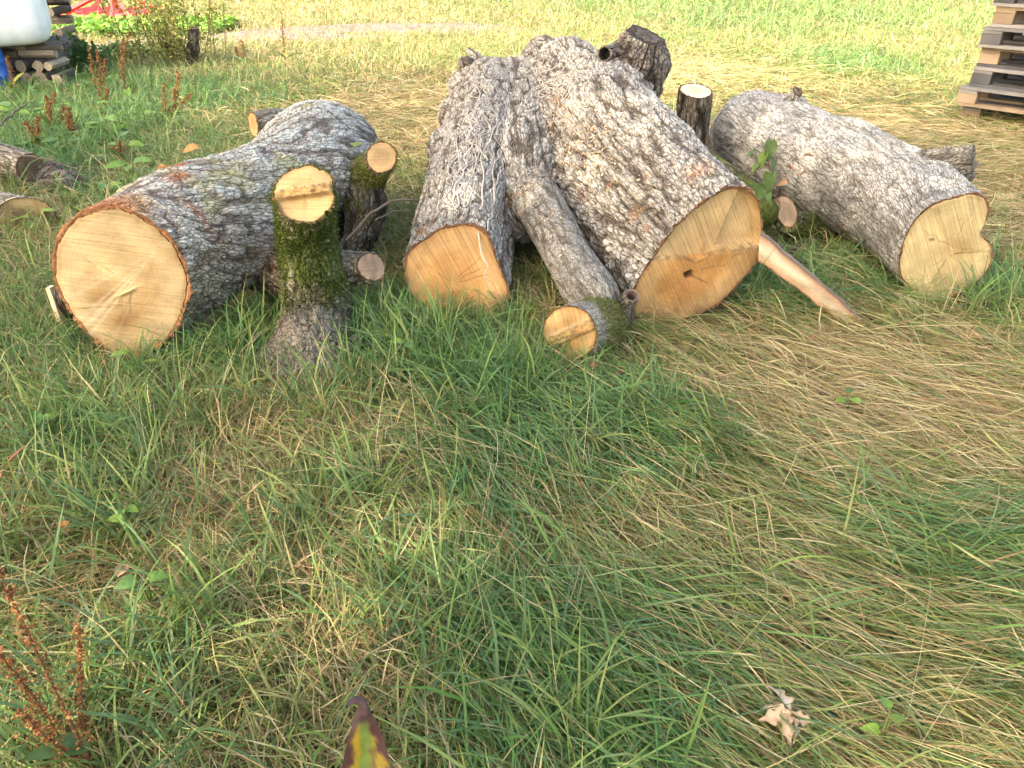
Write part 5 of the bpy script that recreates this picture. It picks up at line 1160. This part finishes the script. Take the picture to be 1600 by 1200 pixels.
DRY = [(1250, 590, .45, .55), (1400, 570, .4, .4), (1180, 650, .35, .4), (1450, 650, .4, .35), (430, 660, .3, .35), (330, 800, .22, .4), (620, 660, .22, .4), (1000, 800, .22, .45), (570, 1040, .12, .6), (1150, 760, .25, .2), (1300, 960, .3, .15), (470, 900, .2, .25),
       (640, 170, 1.0, .75), (660, 230, .5, .5), (520, 110, 1.5, .3), (1080, 110, 1.6, .45), (1380, 235, 1.1, .7), (1550, 260, .8, .6), (1570, 330, .4, .3), (450, 60, 2.2, .3), (1380, 75, 1.2, .3), (1300, 20, 3, -.3), (900, 10, 4, -.3), (700, 90, 1.5, -.15), (850, 40, 2.5, .2), (1250, 160, .6, .35), (200, 930, .15, .2), (560, 20, 4, .4),
       (640, 520, .4, -.5), (760, 600, .35, -.6), (1010, 680, .32, -.7), (430, 560, .4, -.4), (120, 560, .6, -.35), (180, 700, .3, -.25), (500, 780, .2, -.35), (850, 1100, .25, -.5), (700, 960, .2, -.4), (1450, 840, .3, -.35), (1500, 450, .4, -.4), (1220, 460, .35, -.35), (780, 700, .25, -.3), (1000, 1000, .25, -.25), (100, 1100, .2, -.3), (1330, 100, 1.1, -.5), (1250, 560, .08, -.3),
       (200, 150, 2.0, -.4), (60, 220, 1.2, -.4), (350, 140, 1.0, -.2), (1280, 700, .15, -.2)]
LAY = [(1300, 600, .9, .5), (1300, 900, .8, .75), (1000, 850, .5, .65), (800, 800, .4, .4), (1250, 1080, .4, .55), (1450, 700, .6, .4), (620, 660, .25, .4), (1100, 540, .4, .4), (640, 180, 1.4, .7), (1400, 240, 1.5, .8), (1100, 120, 2.5, .5)]
def fields(x, y):
    dry = .48 - .18 * sst(8, 10, y) + 1.15 * blob(x, y, DRY) + .42 * n2(x, y, 1.5, 41) + .3 * n2(x, y, 5.5, 42)
    lay = .07 + blob(x, y, LAY) + .3 * n2(x, y, 1.8, 43)
    # direction the flattened grass was combed: down to the right in the right half, swirling elsewhere
    az = -.65 + 1.5 * n2(x, y, .8, 44, 2) + .5 * n2(x, y, 3.0, 45, 2)
    return np.clip(dry, 0, 1), np.clip(lay, 0, 1), az
class Acc:
    def __init__(s): s.V, s.F4, s.F3, s.C, s.n = [], [], [], [], 0
ACC = Acc()
def blades(x, y, z0, az, L, w, e0, bend, daz, roll, K, c0, c1, acc=ACC, zmin=.004):
    n = len(x); p = np.stack([x, y, z0], -1); rows = [p]
    g0 = gz(x, y)
    a = az.copy()
    dirs = []
    for k in range(K):
        e = e0 - bend * (k + .35) / K; a = az + daz * (k + .5) / K
        d = np.stack([np.cos(a) * np.cos(e), np.sin(a) * np.cos(e), np.sin(e)], -1); dirs.append(d)
        p = p + d * (L / K)[:, None]; p[:, 2] = np.maximum(p[:, 2], g0 + zmin + .012 * (k % 2)); rows.append(p)
    prof = {4: [.75, 1., .92, .62], 3: [.8, 1., .75], 2: [.9, .95], 5: [.7, 1, 1, .85, .55]}[K]
    P = np.stack(rows, 1)                                    # n, K+1, 3
    sd = []
    for k in range(K):
        d = dirs[k]; s_ = nrm(np.stack([-d[:, 1], d[:, 0], 0 * d[:, 0]], -1)); u = np.cross(s_, d)
        sd.append(s_ * np.cos(roll + .5 * k / K)[:, None] + u * np.sin(roll + .5 * k / K)[:, None])
    S_ = np.stack(sd, 1) * (w[:, None] * np.array(prof)[None])[..., None] * .5
    Lf, Rt = P[:, :K] - S_, P[:, :K] + S_
    V = np.empty((n, 2 * K + 1, 3)); V[:, 0:2 * K:2] = Lf; V[:, 1:2 * K:2] = Rt; V[:, -1] = P[:, K]
    o = acc.n + np.arange(n)[:, None] * (2 * K + 1)
    for k in range(K - 1): acc.F4.append(o + np.array([2 * k, 2 * k + 1, 2 * k + 3, 2 * k + 2]))
    acc.F3.append(o + np.array([2 * K - 2, 2 * K - 1, 2 * K]))
    t = np.repeat(np.linspace(0, 1, K + 1), 2)[:-1]
    c = c0[:, None] * (1 - t)[None, :, None] + c1[:, None] * t[None, :, None]
    acc.V.append(V.reshape(-1, 3)); acc.C.append(c.reshape(-1, 3)); acc.n += n * (2 * K + 1)
G1 = np.array([(.076, .148, .03), (.092, .172, .036), (.086, .162, .05), (.12, .195, .042), (.16, .22, .048), (.09, .158, .065)])
G2 = np.array([(.21, .25, .07), (.27, .28, .09), (.18, .22, .06)])
D1 = np.array([(.52, .42, .22), (.45, .34, .17), (.34, .23, .11), (.52, .43, .24), (.27, .16, .07), (.38, .33, .14)])
def pick(pal, n): return pal[rng.integers(0, len(pal), n)] * rng.uniform(.78, 1.22, (n, 1))
def colours(dry, n, amt=1.0):
    r = rng.random(n); isd = r < dry * .78 * amt; mid = (~isd) & (rng.random(n) < .16 + .35 * dry)
    c = np.where(isd[:, None], pick(D1 * 1.06, n), np.where(mid[:, None], pick(G2, n), pick(G1 * 1.12, n)))
    tip = np.where(((~isd) & (rng.random(n) < .12 + .15 * dry))[:, None], mixc(c, (.40, .30, .14), np.full(n, .7)), c * np.array([1.12, 1.08, 1.0]))
    root = mixc(c, (.28, .27, .11), rng.random(n) * .3)
    return root, tip, isd
def sample(n, y0, y1, pw, side=1.0):
    """roots between y0 and y1, thinning with distance"""
    u = rng.random(n); q = 2 - pw
    y = (y0 ** q + u * (y1 ** q - y0 ** q)) ** (1 / q)
    x = rng.uniform(-1, 1, n) * (.74 * y + 1.0) * side
    ok = ~inside_log(x, y); b = on_bare(x, y); ok &= rng.random(n) > b * .85
    thin = np.clip(blob(x, y, [(190, 930, .16, .85), (90, 850, .12, .6), (300, 1010, .08, .5), (60, 760, .15, .5)]), 0, .85); ok &= rng.random(n) > thin
    return x[ok], y[ok]
def tuftize(x, y, amt, sc):
    """pull roots towards tuft centres"""
    i, j = np.floor(x / sc), np.floor(y / sc); k0 = i * 0
    cx = (i + .15 + .7 * _h(i, j, k0, 51)) * sc; cy = (j + .15 + .7 * _h(i, j, k0, 52)) * sc; f = amt * rng.random(len(x)) ** .6
    return x + (cx - x) * f, y + (cy - y) * f, cx, cy
# 1 thatch: dead flat bits under everything
def thatch(n, y0, y1, pw, wm):
    x, y = sample(n, y0, y1, pw); n = len(x); dry, lay, az = fields(x, y)
    az = az + rng.normal(0, .9, n); c, t, d = colours(np.clip(.75 + .4 * dry, 0, 1), n, 1.2)
    blades(x, y, gz(x, y) + rng.uniform(.002, .03, n), az, rng.uniform(.07, .2, n), rng.uniform(.0018, .0035, n) * wm, rng.uniform(-.05, .35, n), rng.uniform(.1, .6, n), rng.normal(0, .5, n), rng.normal(0, .8, n), 2, c, t)
# 2 main sward
def sward(n, y0, y1, pw, K, wm, Lm=1.0):
    x, y = sample(n, y0, y1, pw); x, y, cx, cy = tuftize(x, y, .55, .11); n = len(x); dry, lay, az = fields(x, y)
    ok = ~inside_log(x, y); x, y, cx, cy, dry, lay, az = [v[ok] for v in (x, y, cx, cy, dry, lay, az)]; n = len(x)
    c, t, isd = colours(dry, n)
    lush = sst(.35, .1, dry) * (~isd); c = mixc(c, c * np.array([.72, .95, 1.0]), lush); t = mixc(t, t * np.array([.8, 1.02, 1.1]), lush)
    flat = np.clip(lay + rng.normal(0, .18, n), 0, 1)
    far = sst(7, 11, y) * .2 * (~isd); c = mixc(c, (.25, .27, .095), far); t = mixc(t, (.29, .29, .11), far)
    out = np.arctan2(y - cy, x - cx)
    az_u = np.where(rng.random(n) < .5, out, rng.uniform(-np.pi, np.pi, n)) + rng.normal(0, .4, n)
    az_l = az + rng.normal(0, .5, n) + np.where(rng.random(n) < .25, np.pi, 0)
    a = np.where(flat > .42, az_l, az_u)
    L = (rng.gamma(5, .0195, n) + .025) * Lm * (1 + .35 * flat) * np.where(isd, .95, 1.0) * (1 + .25 * sst(.35, .05, dry)) * np.clip(1 + .5 * n2(x, y, 2.3, 48), .5, 1.5)
    e0 = np.where(flat > .42, rng.uniform(.12, .55, n), rng.normal(1.0, .3, n)); bend = np.where(flat > .42, rng.uniform(.15, .8, n), np.abs(rng.normal(1.0, .6, n)))
    z0 = gz(x, y) + np.where(flat > .42, rng.uniform(0, .055, n), 0)
    w_ = rng.gamma(5, .00066, n) * wm * np.where(isd, .7, 1.0) + .0008
    blades(x, y, z0, a, L, w_, e0, bend, rng.normal(0, .4, n), rng.normal(0, .6, n), K, c, t)
# 3 long flattened straws and seed stalks
def straws(n, y0, y1, pw, wm):
    x, y = sample(n, y0, y1, pw); dry, lay, az = fields(x, y); ok = rng.random(len(x)) < .10 + lay * .75 + .15 * dry; x, y, dry, lay, az = [v[ok] for v in (x, y, dry, lay, az)]; n = len(x)
    c = np.where((rng.random(n) < .45 + .5 * dry)[:, None], pick(D1 * 1.06, n), pick(G2, n))
    blades(x, y, gz(x, y) + rng.uniform(.01, .07, n), az + rng.normal(0, .3, n) + np.where(rng.random(n) < .3, np.pi, 0), rng.uniform(.18, .5, n), rng.uniform(.0012, .0022, n) * wm, rng.uniform(.0, .28, n), rng.uniform(.05, .4, n), rng.normal(0, .3, n), rng.normal(0, .8, n), 3, c, c * 1.08, zmin=.02)
# 4 broad long blades in tussocks
def broad(lst, per, spread):
    for px, py, num in lst:
        p = gp(px, py)
        for k in range(num):
            x0, y0 = p[0] + rng.normal(0, spread), p[1] + rng.normal(0, spread * .8); n = per
            x, y = x0 + rng.normal(0, .018, n), y0 + rng.normal(0, .018, n); ok = ~inside_log(x, y); x, y = x[ok], y[ok]; n = len(x)
            if not n: continue
            dry, lay, az = fields(x, y); c = pick(np.vstack([G1[2:], G2[:1], G1[1:3]]), n)
            fl = rng.random() < lay[0] * .8
            blades(x, y, gz(x, y), (az[0] + rng.normal(0, .5, n)) if fl else rng.uniform(-np.pi, np.pi, n), rng.uniform(.16, .34, n), rng.uniform(.0045, .0078, n), rng.normal(.65 if fl else 1.2, .2, n), np.abs(rng.normal(1.2, .6, n)), rng.normal(0, .4, n), rng.normal(0, .4, n), 5, mixc(c, (.2, .24, .08), np.full(n, .2)), c * 1.1)
# 5 thin upright flowering stalks
def stalks(n, y0, y1, pw):
    x, y = sample(n, y0, y1, pw); n = len(x); c = pick(np.vstack([D1[3:4], G2, D1[:1]]), n)
    blades(x, y, gz(x, y), rng.uniform(-np.pi, np.pi, n), rng.uniform(.25, .5, n), rng.uniform(.0012, .002, n), rng.normal(1.25, .2, n), np.abs(rng.normal(.35, .3, n)), rng.normal(0, .3, n), rng.normal(0, .5, n), 4, c, c)
thatch(44000, .55, 3.2, .9, 1.0); thatch(24000, 3.2, 8, 1.4, 1.5)
sward(104000, .5, 3.3, .8, 3, 1.0); sward(78000, 3.3, 6.5, 1.2, 3, 1.35)
sward(95000, 6.5, 12, 1.5, 2, 2.0, .95); sward(66000, 12, 22, 1.5, 2, 2.9, 1.05)
straws(26000, .55, 4, .9, 1.1); straws(12000, 4, 9, 1.3, 1.9)
broad([(190, 780, 22), (100, 700, 10), (120, 1130, 14), (300, 1080, 16), (350, 900, 8), (700, 500, 14), (700, 550, 26), (600, 620, 16), (780, 620, 18), (960, 660, 22), (1060, 700, 18), (850, 1080, 22), (720, 1000, 12), (1000, 1120, 16), (550, 780, 10), (1480, 830, 16), (1400, 900, 10), (1500, 480, 12), (1250, 470, 10), (420, 540, 14), (330, 560, 12), (480, 640, 8), (1550, 1000, 8), (640, 880, 12), (1200, 1000, 8), (60, 900, 8)], 9, .13)
stalks(500, .9, 5, 1.0); stalks(900, 5, 14, 1.3)
# light-coloured grass heads: wheat-like spikes leaning in the left foreground
GV = np.concatenate(ACC.V); GC = np.clip(np.concatenate(ACC.C), .01, .8)
link('grass', mesh('grass', GV, [np.concatenate(ACC.F4), np.concatenate(ACC.F3)], M_grass, GC), label='long matted grass, green and straw-coloured, covering the ground around the logs', cat='grass', kind='stuff')
print('GRASS TRIS', 2 * sum(len(f) for f in ACC.F4) + sum(len(f) for f in ACC.F3))
